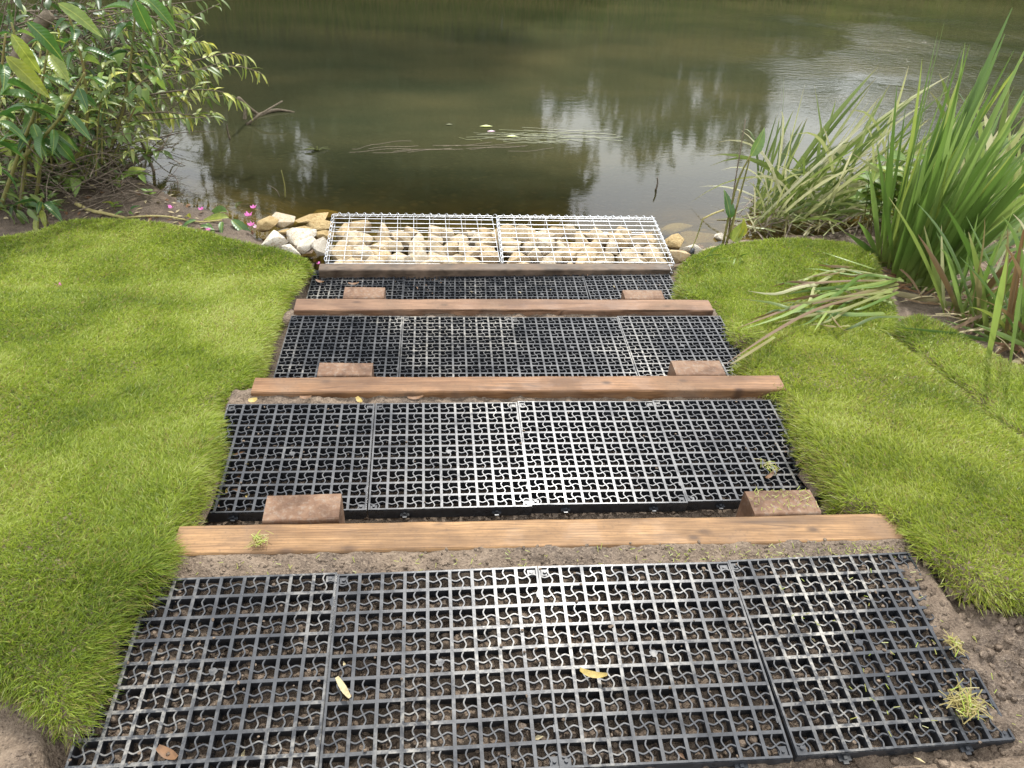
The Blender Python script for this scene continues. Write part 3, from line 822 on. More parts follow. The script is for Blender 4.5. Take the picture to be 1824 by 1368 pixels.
# loose rocks beside the baskets: px, py, z of centre, size, stretch, yaw, label
LOOSE = [
    (478, 398, -.66, .060, (1.1, .9, .8), .2, 'tan rock at the far left end of the loose pile, touching dark mud'),
    (503, 392, -.665, .062, (1.15, .9, .85), .1, 'cream rounded rock half in the water, second from the mud'),
    (545, 395, -.755, .085, (1.5, .8, .6), .2, 'golden submerged rock just under the water surface'),
    (583, 388, -.79, .080, (1.3, .7, .6), -.1, 'farthest golden rock under water beside the left wire basket'),
    (578, 405, -.75, .070, (1.2, .9, .6), .3, 'golden rock at the waterline touching the left basket corner'),
    (525, 412, -.70, .062, (1.5, .7, .5), .45, 'flat tan slab leaning behind the white angular rocks'),
    (490, 428, -.655, .064, (1.35, .9, .75), .3, 'white lumpy rock at the turf edge, leftmost of the pale ones'),
    (518, 447, -.655, .056, (1.0, 1.0, .8), -.5, 'white pointed rock half under the turf edge'),
    (535, 420, -.655, .072, (1.2, .85, .8), .5, 'large white and tan rock in the middle of the loose pile'),
    (548, 436, -.66, .060, (.8, 1.2, .8), -.4, 'white-topped rock with grey side leaning against its neighbour'),
    (577, 440, -.66, .066, (.85, 1.3, .75), -.3, 'grey flat-faced rock next to the left basket front corner'),
    (575, 418, -.69, .055, (1.1, .9, .7), .2, 'small ochre rock wedged by the left basket side'),
    (505, 415, -.72, .045, (1.0, .9, .6), .8, 'grey stone low between tan and white rocks'),
    (1202, 432, -.68, .062, (1.0, 1.1, .8), .9, 'tan angular rock outside the right basket'),
    (1207, 456, -.655, .058, (1.1, .9, .8), .1, 'rounded cream rock against the right basket front corner'),
    (1236, 444, -.68, .050, (1.3, .8, .65), .0, 'white flattish rock near the rust-coloured reed stalk'),
    (1272, 446, -.70, .060, (1.4, .8, .6), .3, 'pale rock half hidden behind the right turf edge'),
    (1240, 425, -.80, .080, (1.5, .9, .5), .2, 'pale submerged slab right of the right basket'),
    (1205, 408, -.83, .070, (1.5, .8, .5), .0, 'dim submerged rock farthest out beyond the right basket'),
    (1285, 424, -.74, .042, (1.1, .9, .8), .0, 'small white rock breaking the water by the arrow-leaf plant'),
    (1240, 464, -.665, .040, (1.2, .9, .7), .5, 'small white stone beside the black peg'),
]
for i, (px, py, z, s, st, yaw, lab) in enumerate(LOOSE):
    p = at_z(px, py, z)
    o = rock(p, s * 1.38, lab, 'loose rocks beside the wire baskets', ROCKS[[1, 2, 4, 5, 7, 8, 10, 11, 13][i % 9]], (random.uniform(-.25, .25), random.uniform(-.25, .25), yaw), st)
    mk = 'gold_stone' if ('golden' in lab or 'tan' in lab.split(' ')[:2] or 'ochre' in lab) and 'white and' not in lab else 'white_stone' if 'white' in lab.split(' rock')[0] else 'grey_stone' if 'grey' in lab else None
    if mk:
        me = o.data.copy(); me.materials.clear(); me.materials.append(MT[mk]); o.data = me

# ------------------------------------------------------------------ turf
def turf_h(x, y):
    z = bank(x, y) + .040
    z = z + .012 * fbm(x * 2.2, y * 2.2, 31, 3)
    return z
BASE = lambda x, y: bank(x, y) + .05
def px_poly(L): return np.array([on(a, b, BASE) if not isinstance(a, str) else np.array([float(a), b, 0]) for a, b in L])
P_left = [on(*p, BASE) for p in [(30, 1225), (128, 1300), (165, 1200), (205, 1095), (255, 1040), (290, 1005), (335, 905), (392, 765), (392, 735), (396, 700), (450, 686), (456, 655), (480, 585), (503, 538), (528, 485), (560, 458),
                                        (505, 440), (440, 428), (330, 398), (230, 384), (120, 384), (40, 415)]]
P_left = [p[:2] for p in P_left] + [(-3.4, 2.7), (-3.4, -.3), (-1.6, -.18), (-1.35, -.22)]
P_rA = [on(*p, BASE)[:2] for p in [(1590, 592), (1540, 580), (1480, 574), (1400, 590), (1330, 612), (1318, 640), (1345, 690), (1398, 700), (1425, 765), (1462, 820), (1495, 880), (1575, 915), (1636, 945), (1655, 985), (1700, 1010), (1740, 1062)]]
P_rA += [(1.45, -.26), (1.75, -.2), (1.86, .22)] + [on(*p, BASE)[:2] for p in [(1795, 770), (1740, 712), (1650, 640)]]
P_rC = [on(*p, BASE)[:2] for p in [(1206, 478), (1230, 452), (1285, 436), (1340, 422), (1440, 421), (1540, 432), (1580, 500), (1600, 560), (1590, 590), (1480, 572), (1400, 585), (1312, 606), (1288, 560), (1262, 532), (1212, 524)]]
P_rB = [on(*p, BASE)[:2] for p in [(1600, 586), (1606, 560), (1650, 556), (1720, 590), (1824, 655)]] + [(2.62, .9), (2.4, .3), (1.92, .24)] + [on(*p, BASE)[:2] for p in [(1803, 770), (1750, 708), (1660, 636)]]
TURF = []
def turf(poly, label, seed, dens, hump=None, mat='grass', L0=.034, flow=(0, 0), edgeflow=1.0, jit=.02):
    P = smooth_poly(poly, 2, jit)
    def H(x, y, sd):
        e = np.clip(sd, 0, .05) / .05
        z = turf_h(x, y) + (hump(x, y) if hump else 0)
        g = np.maximum(ground_z(x, y), bank(x, y) - .09)
        return z - (z - g + .004) * (1 - np.sqrt(1 - (1 - e) ** 2)) * .9
    x0, y0 = P.min(0); x1, y1 = P.max(0)
    st = .016
    X, Y_ = np.meshgrid(np.arange(x0 - st, x1 + st, st), np.arange(y0 - st, y1 + st, st))
    D = poly_sd(X, Y_, P); Z = H(X, Y_, D)
    ok = D > -.008
    idx = np.arange(X.size).reshape(X.shape)
    q = np.stack([idx[:-1, :-1], idx[:-1, 1:], idx[1:, 1:], idx[1:, :-1]], -1).reshape(-1, 4)
    q = q[ok.ravel()[q].all(1)]
    V_ = np.stack([X.ravel(), Y_.ravel(), Z.ravel()], 1)
    u, inv = np.unique(q, return_inverse=True)
    root = link('turf_mat', np_mesh('turf_mat', V_[u], quads=inv.reshape(-1, 4), mat=MT['soil']), None, label=label, category='turf', group='strips of newly laid turf')
    area = len(q) * st * st
    N = int(area * dens)
    bx = np.zeros(0); by = np.zeros(0)
    while len(bx) < N:
        a = RNG.uniform(x0, x1, N * 2); b = RNG.uniform(y0, y1, N * 2)
        dist = np.sqrt((a - CAM[0]) ** 2 + (b - CAM[1]) ** 2 + 2.6)
        keep = (poly_sd(a, b, P) > .002) & (RNG.random(N * 2) < np.clip(2.3 / dist, .35, 1) ** 1.2)
        # frame-side culling with a margin: blades far outside the view are thinned
        bx = np.concatenate([bx, a[keep]]); by = np.concatenate([by, b[keep]])
    bx, by = bx[:N], by[:N]
    sd = poly_sd(bx, by, P)
    gx_ = (poly_sd(bx + .01, by, P) - sd) / .01; gy_ = (poly_sd(bx, by + .01, P) - sd) / .01
    z = H(bx, by, sd)
    edge = np.clip(1 - sd / .07, 0, 1)
    # lie of the sward: patchy direction, swept outwards at the edges
    fa = fbm(bx * 3, by * 3, seed, 3) * 5.0
    dx = np.cos(fa) * .5 + flow[0] + RNG.normal(0, .75, N); dy = np.sin(fa) * .5 + flow[1] + RNG.normal(0, .75, N)
    dx = dx - gx_ * edge * edgeflow * .95; dy = dy - gy_ * edge * edgeflow * .95
    up = RNG.uniform(.35, 1.25, N) * (1 - .45 * edge)
    Dv = np.stack([dx, dy, up], 1); Dv /= np.linalg.norm(Dv, axis=1)[:, None]
    Ln = L0 * RNG.uniform(.6, 1.35, N) * (1 + .35 * fbm(bx * 5, by * 5, seed + 3, 3)) * (1 + .25 * edge)
    side = np.cross(Dv, RNG.normal(0, 1, (N, 3))); side /= np.linalg.norm(side, axis=1)[:, None] + 1e-9
    dist = np.sqrt((bx - CAM[0]) ** 2 + (by - CAM[1]) ** 2 + (z - CAM[2]) ** 2)
    wd = RNG.uniform(.0008, .0013, N) * np.clip(dist / 2.2, .9, 2.0)
    B = np.stack([bx, by, z - .004], 1)
    bend = np.stack([dx * .25, dy * .25, -RNG.uniform(.1, .55, N)], 1)
    mid = B + Dv * (Ln * .55)[:, None]
    tip = B + Dv * Ln[:, None] + bend * (Ln * .45)[:, None]
    VV = np.empty((N, 5, 3), np.float32)
    VV[:, 0] = B - side * wd[:, None]; VV[:, 1] = B + side * wd[:, None]
    VV[:, 2] = mid - side * (wd * .85)[:, None]; VV[:, 3] = mid + side * (wd * .85)[:, None]; VV[:, 4] = tip
    o = np.arange(N) * 5
    quads = np.stack([o, o + 1, o + 3, o + 2], 1); tris = np.stack([o + 2, o + 3, o + 4], 1)
    pat = fbm(bx * 2.6, by * 2.6, seed + 5, 4)
    tint = np.clip(.50 + .65 * pat + .25 * fbm(bx * 9, by * 9, seed + 6, 2) + RNG.normal(0, .22, N), 0, 1)
    dry = np.clip((RNG.random(N) < .06 + .22 * np.clip(fbm(bx * 7, by * 7, seed + 9, 2) + .1, 0, 1) + .18 * edge ** 3) * RNG.uniform(.5, 1, N), 0, 1)
    me = np_mesh('grass_blades', VV.reshape(-1, 3), quads, tris, MT[mat], {'tint': np.repeat(tint, 5), 'dry': np.repeat(dry, 5)})
    link('grass_blades', me, root, kind='stuff')
    print('turf', label[:20], N, round(area, 2))
turf(P_left, 'broad bright green turf covering the bank left of the steps', 201, 92000, None, 'grass', .026, (.25, -.1))
turf(P_rA, 'bright green turf strip on the right nearest the camera, beside the lower grids', 231, 92000, lambda x, y: .03 * np.exp(-((x - 1.35) / .3) ** 2), 'grass2', .026, (-.15, -.15))
turf(P_rC, 'humped turf strip at the water edge right of the baskets, by the iris', 251, 72000,
     lambda x, y: .035 * np.exp(-((y - 2.45) / .3) ** 2) * sstep(1.05, 1.4, x), 'grass', .026, (-.2, -.1))
turf(P_rB, 'yellowish turf strip on the far right, beyond the dark seam', 271, 66000, None, 'grass', .026, (0, -.1))

# ------------------------------------------------------------------ leaves and blades
def leaf_mesh(name, mat, w=.2, seg=8, droop=.3, fold=.12, serr=0.0, seed=0, wpos=.42):
    r = random.Random(seed); vs = []; fs = []
    for i in range(seg + 1):
        t = i / seg
        hw = w * .5 * max(0.0, math.sin(math.pi * min(1, t) ** (math.log(.5) / math.log(wpos)))) ** .85
        if serr: hw *= 1 + serr * (1 if i % 2 else -.4)
        z = -droop * t * t + .02 * math.sin(t * 7 + seed)
        tw = .15 * math.sin(t * 3 + seed) * w
        vs += [(t, -hw, z + fold * hw * 2 + tw * .3), (t, 0, z), (t, hw, z + fold * hw * 2 - tw * .3)]
    for i in range(seg):
        for k in range(2):
            fs.append((i * 3 + k, i * 3 + k + 1, i * 3 + 4 + k, i * 3 + 3 + k))
    vs += [(-.12, 0, .01), (-.12, .012, .01)]; n0 = len(vs)
    fs.append((n0 - 2, 1, n0 - 1))
    mbx = MB(); mbx.add(vs, fs)
    return mbx.mesh(name, mat, True)
LEAF = {}
for nm, w_, dr, se, wp in (('balsam', .34, .42, .06, .42), ('willow', .25, .45, 0, .45), ('darkleaf', .34, .4, 0, .45), ('nettle', .5, .35, .06, .38)):
    LEAF[nm] = [leaf_mesh('leaf', MT[nm], w_ * random.uniform(.85, 1.2), 14 if se else 9, dr * random.uniform(.5, 1.6), random.uniform(.12, .45), se, k, wp) for k in range(6)]

MASS = {}
def leaf(root, kind, pos, d, size, up=None, on_=None):
    d = Vector([float(c) for c in d]).normalized()
    u = Vector(up if up is not None else (random.gauss(0, .35), random.gauss(0, .35), 1))
    y = u.cross(d)
    if y.length < 1e-4: y = Vector((0, 1, 0))
    y.normalize(); z = d.cross(y)
    me = random.choice(LEAF[kind])
    Mx = Matrix((d, y, z)).transposed().to_4x4() @ Matrix.Scale(size, 4)
    Mx.translation = Vector([float(c) for c in pos]) - Vector(root.location)
    cnt = MASS.setdefault(root.name, [0, root, {}]); cnt[0] += 1
    if cnt[0] > 290:
        cnt[2].setdefault(kind, []).append((me, np.array(Mx)))
        return None
    o = bpy.data.objects.new('leaf', me)
    COL.objects.link(o); o.parent = on_ or root
    o.matrix_local = Mx
    return o

def curve(pts, n=14):
    P = np.asarray(pts, float)
    if len(P) == 2: P = np.array([P[0], (P[0] + P[1]) / 2, P[1]])
    t = np.arange(len(P)); tt = np.linspace(0, len(P) - 1, n); out = []
    for u in tt:                                                       # Catmull-Rom
        i = min(int(u), len(P) - 2); f = u - i
        p0 = P[max(i - 1, 0)]; p1 = P[i]; p2 = P[i + 1]; p3 = P[min(i + 2, len(P) - 1)]
        out.append(.5 * ((2 * p1) + (-p0 + p2) * f + (2 * p0 - 5 * p1 + 4 * p2 - p3) * f * f + (-p0 + 3 * p1 - 3 * p2 + p3) * f ** 3))
    return np.array(out)

def stem(root, pts, r0, r1, mat, n=14, name='stem', sides=6):
    P = curve(pts, n) if len(pts) < 8 else np.asarray(pts)
    m_ = MB(); m_.tube(P - np.array(root.location), np.linspace(r0, r1, len(P)), sides)
    return link(name, m_.mesh(name, MT[mat], True), root), P

def rnd_dir(base, spread, droop=0.0):
    d = np.array(base, float) / (np.linalg.norm(base) + 1e-9) + RNG.normal(0, spread, 3)
    d[2] -= droop
    return d / np.linalg.norm(d)

# ---- willow overhanging the water on the left
wb = np.array([-3.05, 4.35, -.62])
willow = thing('willow_shrub', 'straggly willow with pale narrow leaves overhanging the water on the left', 'shrub', wb)
def willow_branch(root, pts, r0, leaves, size, kind='willow', start=.25, mat='bark', spread=.55):
    br_, P = stem(root, pts, r0, .0022, mat, 18, 'branch', 5)
    for k in range(leaves):
        t = start + (1 - start) * (k + random.random()) / leaves
        i = min(int(t * (len(P) - 1)), len(P) - 2); p = P[i] + (P[i + 1] - P[i]) * (t * (len(P) - 1) - i)
        tan = P[i + 1] - P[i]; tan /= np.linalg.norm(tan) + 1e-9
        side = np.cross(tan, [0, 0, 1]); side /= np.linalg.norm(side) + 1e-9
        d = tan * .7 + side * (1 if k % 2 else -1) * .7
        leaf(root, kind, p, rnd_dir(d, .35, random.uniform(.1, .9)), size * random.uniform(.65, 1.25), None, br_)
    return P
PXB = [  # visible long twigs, px px Y
    [(-60, 60, 4.6), (150, 92, 4.5), (250, 115, 4.5), (330, 128, 4.4), (420, 118, 4.4), (468, 132, 4.4)],
    [(-20, 190, 4.3), (100, 185, 4.3), (180, 205, 4.3), (260, 217, 4.2), (310, 190, 4.2), (352, 150, 4.2)],
    [(60, 30, 4.6), (180, 40, 4.5), (262, 42, 4.5), (305, 85, 4.4), (360, 130, 4.4), (375, 165, 4.3)],
    [(40, 250, 4.2), (150, 190, 4.2), (260, 170, 4.2), (340, 160, 4.2), (400, 165, 4.1), (440, 188, 4.1)],
    [(70, 200, 4.4), (200, 140, 4.4), (290, 120, 4.5), (360, 105, 4.5), (405, 95, 4.5), (440, 100, 4.5)],
    [(20, 20, 4.9), (160, 20, 4.9), (250, 20, 4.9), (310, 10, 4.9), (345, 40, 4.9)],
    [(90, 260, 4.1), (190, 215, 4.1), (280, 200, 4.1), (340, 205, 4.1), (385, 200, 4.1)],
    [(120, 150, 4.6), (230, 95, 4.6), (300, 95, 4.6), (340, 75, 4.6), (372, 78, 4.6)],
]
for L in PXB:
    willow_branch(willow, [at_y(*p) for p in L], .009, 36, .095)
for k in range(46):
    x0, y0 = random.uniform(-80, 110), random.uniform(20, 300); Yd = random.uniform(4.0, 5.0)
    x1 = random.uniform(140, 400); y1 = random.uniform(-20, 215)
    mid = ((x0 + x1) / 2, (y0 + y1) / 2 - random.uniform(0, 40))
    willow_branch(willow, [at_y(x0, y0, Yd), at_y(*mid, Yd), at_y(x1, y1, Yd + random.uniform(-.3, .2))], .006, 18, .088)
for L, r in (([(222, -30, 4.5), (222, 80, 4.5), (222, 195, 4.45), (195, 250, 4.4)], .016), ([(40, 312, 4.0), (190, 306, 4.0), (240, 290, 4.0), (292, 262, 4.0)], .018),
             ([(250, 245, 4.1), (268, 290, 4.1), (287, 338, 4.05)], .014), ([(95, 310, 3.9), (160, 335, 3.9), (230, 342, 3.9)], .009)):
    stem(willow, [at_y(*p) for p in L], r, r * .5, 'bark', 14, 'branch')

# ---- second, darker shrub further back and left
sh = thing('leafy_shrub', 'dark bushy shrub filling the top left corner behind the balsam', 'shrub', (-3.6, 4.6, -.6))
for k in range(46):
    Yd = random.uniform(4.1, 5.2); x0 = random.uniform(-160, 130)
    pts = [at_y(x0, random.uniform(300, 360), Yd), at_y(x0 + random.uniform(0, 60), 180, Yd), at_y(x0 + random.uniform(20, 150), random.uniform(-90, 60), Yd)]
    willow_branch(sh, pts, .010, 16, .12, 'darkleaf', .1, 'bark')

# ---- balsam plants (broad toothed leaves, thick jointed stems)
def balsam(label, stems, size, per, yellow=None):
    base = at_y(*stems[0][0]); root = thing('balsam_plant', label, 'plant', base, 'balsam plants on the left bank')
    for L in stems:
        st_, P = stem(root, [at_y(*p) for p in L], .013, .005, 'stem', 18, 'stem', 7)
        for k in range(per):
            t = .42 + .58 * k / max(1, per - 1)
            i = min(int(t * (len(P) - 1)), len(P) - 2); p = P[i]
            tan = P[i + 1] - P[i]; tan /= np.linalg.norm(tan) + 1e-9
            a = k * 2.4 + random.uniform(-.4, .4)
            u = np.cross(tan, [1, 0, .2]); u /= np.linalg.norm(u); v_ = np.cross(tan, u)
            d = .35 * tan + math.cos(a) * u + math.sin(a) * v_; d[2] -= random.uniform(.0, .5)
            leaf(root, 'balsam', p + .02 * d, d, size * random.uniform(.7, 1.2) * (.65 if t > .93 else 1), None, st_)
    return root
balsam('tall balsam with broad green leaves at the left edge of the frame', [[(0, 372, 3.35), (38, 262, 3.35), (68, 180, 3.3), (90, 60, 3.3)], [(35, 372, 3.4), (45, 290, 3.4), (58, 190, 3.4), (20, 40, 3.4)], [(40, 282, 3.35), (75, 246, 3.3), (110, 205, 3.25), (150, 130, 3.2)]], .155, 15)
balsam('leaning balsam whose large leaves hang over the willow twigs', [[(60, 380, 3.5), (72, 290, 3.5), (66, 240, 3.5), (72, 90, 3.5)], [(100, 330, 3.7), (150, 250, 3.6), (150, 130, 3.6), (120, 20, 3.6)]], .145, 16)
balsam('balsam with a yellowing leaf at the top of the picture', [[(170, 330, 4.0), (215, 210, 4.0), (235, 90, 4.0), (245, -40, 4.0)]], .15, 15)
balsam('short balsam shoot beside the turf corner on the left', [[(85, 402, 3.25), (78, 385, 3.25), (72, 368, 3.22), (74, 352, 3.2)]], .13, 10)
balsam('low balsam stem against the left edge above the turf', [[(-20, 420, 3.1), (-25, 330, 3.1), (-10, 230, 3.05), (10, 60, 3.0)]], .15, 15)
# large single leaves seen up close are leaves of the tall balsam
tall = [o for o in COL.objects if o.name.startswith('balsam_plant')][0]
for (px, py, Yd, dxy, s) in ((103, 5, 3.1, (1, .1, -.75), .23), (48, 38, 3.1, (.8, .0, -.9), .22), (20, 60, 3.0, (.5, -.2, -1), .2), (10, 100, 3.1, (.9, 0, -1.1), .26), (240, 0, 3.8, (.3, -.2, -1), .2), (262, 0, 3.8, (.9, -.1, -.7), .2), (95, 235, 3.4, (1, -.2, -.6), .15), (100, 250, 3.4, (.7, -.3, -1), .15)):
    leaf(tall, 'balsam', at_y(px, py, Yd), dxy, s, (0, -.6, .8))

sp_ = thing('leafy_spray', 'yellow-green leafy shoots crowding the middle of the left bushes', 'shrub', at_y(60, 330, 3.8))
for k in range(62):
    Yd = random.uniform(3.5, 4.3); x0 = random.uniform(-60, 200); y0 = random.uniform(250, 370)
    x1 = x0 + random.uniform(-20, 140); y1 = y0 - random.uniform(40, 240)
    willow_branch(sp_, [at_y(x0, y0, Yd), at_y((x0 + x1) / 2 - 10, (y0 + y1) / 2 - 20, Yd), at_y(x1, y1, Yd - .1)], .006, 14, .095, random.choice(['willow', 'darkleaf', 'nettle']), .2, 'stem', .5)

# ---- cut log and dead twigs
lg = thing('cut_log', 'pale barked sawn branch poking out of the left bushes', 'log', at_y(-30, 146, 3.9))
o_, P_ = stem(lg, [at_y(-60, 148, 3.9), at_y(30, 147, 3.9), at_y(112, 147, 3.85)], .036, .032, 'twig', 8, 'trunk', 10)
e1 = P_[-1]; dd = P_[-1] - P_[-2]; dd /= np.linalg.norm(dd)
m_ = MB(); m_.tube([e1 + dd * .0005 - np.array(lg.location), e1 + dd * .004 - np.array(lg.location)], [.030, .029], 10)
link('cut_face', m_.mesh('cut_face', MT['oak']), lg)
lg2 = thing('broken_branch', 'thick brown broken branch leaning in the top left bushes', 'branch', at_y(52, 90, 4.1))
stem(lg2, [at_y(30, 110, 4.1), at_y(60, 60, 4.1), at_y(88, 25, 4.1)], .05, .035, 'bark', 8, 'trunk', 10)
tw = MB()
for k in range(1500):
    px = random.uniform(-60, 350); py = random.uniform(170, 385) - max(0, px - 230) * .35
    if py > 385 - max(0, px - 140) * .1: continue
    if px > 235 and random.random() < .75: continue
    p = on(px, py, ground_z); p[2] = max(p[2], WATER_Z) + abs(random.gauss(0, .16)) * (1.5 if px < 230 else .6)
    L = random.uniform(.12, .6); a = random.gauss(0, .8) + (0 if random.random() < .8 else 1.5); e = random.gauss(.08, .35)
    d = np.array([math.cos(a), math.sin(a) * .8, e]) * L
    bow = np.array([random.gauss(0, .04), random.gauss(0, .04), random.gauss(.0, .04)])
    tw.tube(curve([p - d / 2, p + bow, p + d / 2], 6), np.linspace(random.uniform(.0022, .0055), .001, 6), 4, False)
link('dead_twigs', tw.mesh('dead_twigs', MT['twig'], True), kind='stuff')
# fallen leaves and litter under the bushes
def litter(name, n, gen, mats, smin, smax, kind='stuff', lift=.006):
    for mt in mats:
        b = MB()
        for k in range(n // len(mats)):
            p = gen()
            if p is None: continue
            s = random.uniform(smin, smax); a = random.random() * 6.28
            u = np.array([math.cos(a), math.sin(a), random.gauss(0, .25)]); v_ = np.array([-math.sin(a), math.cos(a), random.gauss(0, .35)])
            c = p + np.array([0, 0, lift])
            b.add([c - u * s, c - v_ * s * .34 - u * s * .1 + [0, 0, s * .1], c + u * s, c + v_ * s * .34 - u * s * .1 + [0, 0, s * .14], c + [0, 0, s * .02]],
                  [(0, 1, 4), (1, 2, 4), (2, 3, 4), (3, 0, 4)])
        link(name, b.mesh(name, MT[mt]), kind=kind)
def g_left():
    px = random.uniform(-40, 400); py = random.uniform(250, 420)
    if py > 392 + max(0, px - 150) * .12 or py < 250: return None
    p = on(px, py, ground_z)
    return None if p[2] < WATER_Z + .004 else p
litter('leaf_litter', 420, g_left, ['brownleaf', 'straw', 'twig'], .012, .035)
# short understory leaves to close the dark gaps: weeds growing at the foot of the bushes
un = thing('bank_undergrowth', 'low dark leafy undergrowth at the foot of the left bushes', 'plant', (-2.9, 3.7, -.62))
for k in range(700):
    p = on(random.uniform(-60, 110) if k % 3 else random.uniform(60, 200), random.uniform(200, 405) if k % 3 else random.uniform(150, 330), ground_z) + np.array([0, 0, abs(random.gauss(.05, .12))])
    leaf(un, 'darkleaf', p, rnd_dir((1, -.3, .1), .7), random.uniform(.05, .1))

# ---- fallen balsam stalk with pink flowers on the mud
fs_ = thing('fallen_stalk', 'pale cut balsam stalk lying across the mud with wilted leaves', 'plant stalk', on(155, 372, ground_z, .02))
gp = lambda px, py, h=.012: on(px, py, ground_z, h)
stem(fs_, [gp(135, 362, .04), gp(158, 374), gp(190, 381), gp(222, 388)], .013, .009, 'pale_stem', 12, 'stem', 7)
stem(fs_, [gp(222, 388), gp(262, 385), gp(300, 386), gp(352, 395), gp(395, 392, .03)], .007, .004, 'pale_stem', 14, 'stem', 6)
stem(fs_, [gp(245, 392), gp(275, 402)], .004, .003, 'pale_stem', 5, 'stem', 5)
for px, py, d, s in ((405, 378, (-.9, .2, .05), .17), (408, 388, (-1, 0, .1), .16), (412, 392, (.75, -.65, -.15), .20), (368, 398, (.5, -.7, .0), .09), (350, 392, (-.6, -.5, .1), .10), (335, 405, (-.7, -.2, .02), .09), (395, 395, (.1, -1, 0), .1), (340, 388, (-.6, .6, .2), .08), (356, 402, (1, -.2, 0), .09), (420, 372, (.2, .6, .4), .09), (228, 380, (.3, -.5, .6), .07), (222, 378, (-.3, -.5, .4), .06), (232, 374, (.5, 0, .5), .06)):
    leaf(fs_, 'balsam', gp(px, py, .03), d, s, (0, -.35, 1))
def petal(px, py, lab, size=.022, mat='petal', h=.03, z=None):
    p = gp(px, py, h) if z is None else at_z(px, py, z)
    if p[2] < WATER_Z + .03: p = at_z(px, py, WATER_Z + .05)
    b = MB(); vs = []; fs = []
    for q in range(5):                                                 # cupped petals
        size = size * random.uniform(.85, 1.1); a = q * 1.3 + random.random(); u = np.array([math.cos(a), math.sin(a), .5]); v_ = np.array([-math.sin(a), math.cos(a), 0])
        b.add([(0, 0, 0), u * size * .55 - v_ * size * .45, u * size + np.array([0, 0, .3 * size]), u * size * .55 + v_ * size * .45], [(0, 1, 2), (0, 2, 3)])
    link('flower', b.mesh('flower', MT[mat]), None, tuple(p), label=lab, category='flower', group='pink balsam flowers')
petal(451, 371, 'pink flower highest above the left rocks', .024, h=.05)
petal(442, 385, 'largest pink flower hanging beside the rocks', .032)
petal(447, 402, 'pink flower just under the largest one, beside the rocks', .026)
petal(456, 406, 'pale pink petal touching the leftmost white rock', .022, 'white_petal')
petal(358, 374, 'small pink petal on the mud right of the stalk leaves', .02)
petal(305, 371, 'small pink petal beside a pale straw on the mud', .02)
petal(371, 411, 'pink petal on the mud just above the turf edge', .02)
petal(104, 511, 'lone mauve petal lying in the left turf', .022, z=-.50)
petal(567, 470, 'tiny pink petal by the muddy board left end', .014, z=-.585)

# small weeds on the left mud and twig stalks standing in the shallows
def little_weed(px, py, lab, n=6, s=.05, kind='nettle'):
    p = gp(px, py, 0); t = thing('weed_seedling', lab, 'weed', p)
    stem(t, [p, p + np.array([0.005, 0, .05])], .003, .002, 'stem', 4)
    for k in range(n):
        a = k * 2.4; leaf(t, kind, p + np.array([0, 0, .02 + .006 * k]), (math.cos(a), math.sin(a), .5), s * random.uniform(.7, 1.2))
little_weed(265, 352, 'pale spindly seedling on the mud near the stalk', 6, .055)
little_weed(205, 375, 'tiny green weed behind the fallen stalk')
def twig_thing(lab, pts, r, mat='twig', name='twig', cat='twig', leaves=0):
    t = thing(name, lab, cat, pts[0]); stem(t, pts, r, r * .5, mat, 8, 'stem', 5)
    return t
tz = lambda a, b, z=WATER_Z: at_z(a, b, z)
twig_thing('thin yellow-green sprig standing in the shallows left of the baskets', [tz(508, 352), at_y(507, 330, tz(508, 352)[1]), at_y(501, 303, tz(508, 352)[1])], .006, 'stem')
twig_thing('bent dead twig in the shallows beside the yellow-green sprig', [tz(498, 350), at_y(492, 338, tz(498, 350)[1]), at_y(478, 330, tz(498, 350)[1])], .003)
twig_thing('short dark stick poking out of the calm water on the right', [tz(1168, 338), at_y(1171, 328, tz(1168, 338)[1]), at_y(1171, 316, tz(1168, 338)[1])], .008)
twig_thing('small pale snag standing in the water beside the willow', [tz(410, 248), at_y(406, 236, tz(410, 248)[1]), at_y(404, 222, tz(410, 248)[1])], .008)
# half sunk branch beyond the willow
sb = thing('sunken_branch', 'dark half-sunken branch in the water right of the willow', 'branch', tz(465, 205))
stem(sb, [tz(425, 175, -.5), tz(462, 205), tz(520, 225, -.76)], .016, .008, 'bark', 10, 'stem')
stem(sb, [tz(440, 222), tz(465, 203, -.66), tz(503, 180, -.6)], .013, .006, 'bark', 10, 'stem')
stem(sb, [tz(436, 215, -.75), tz(437, 190, -.65)], .018, .008, 'bark', 6, 'stem')
stem(sb, [tz(455, 208), tz(490, 196, -.72), tz(525, 200, -.735)], .02, .006, 'bark', 8, 'stem')

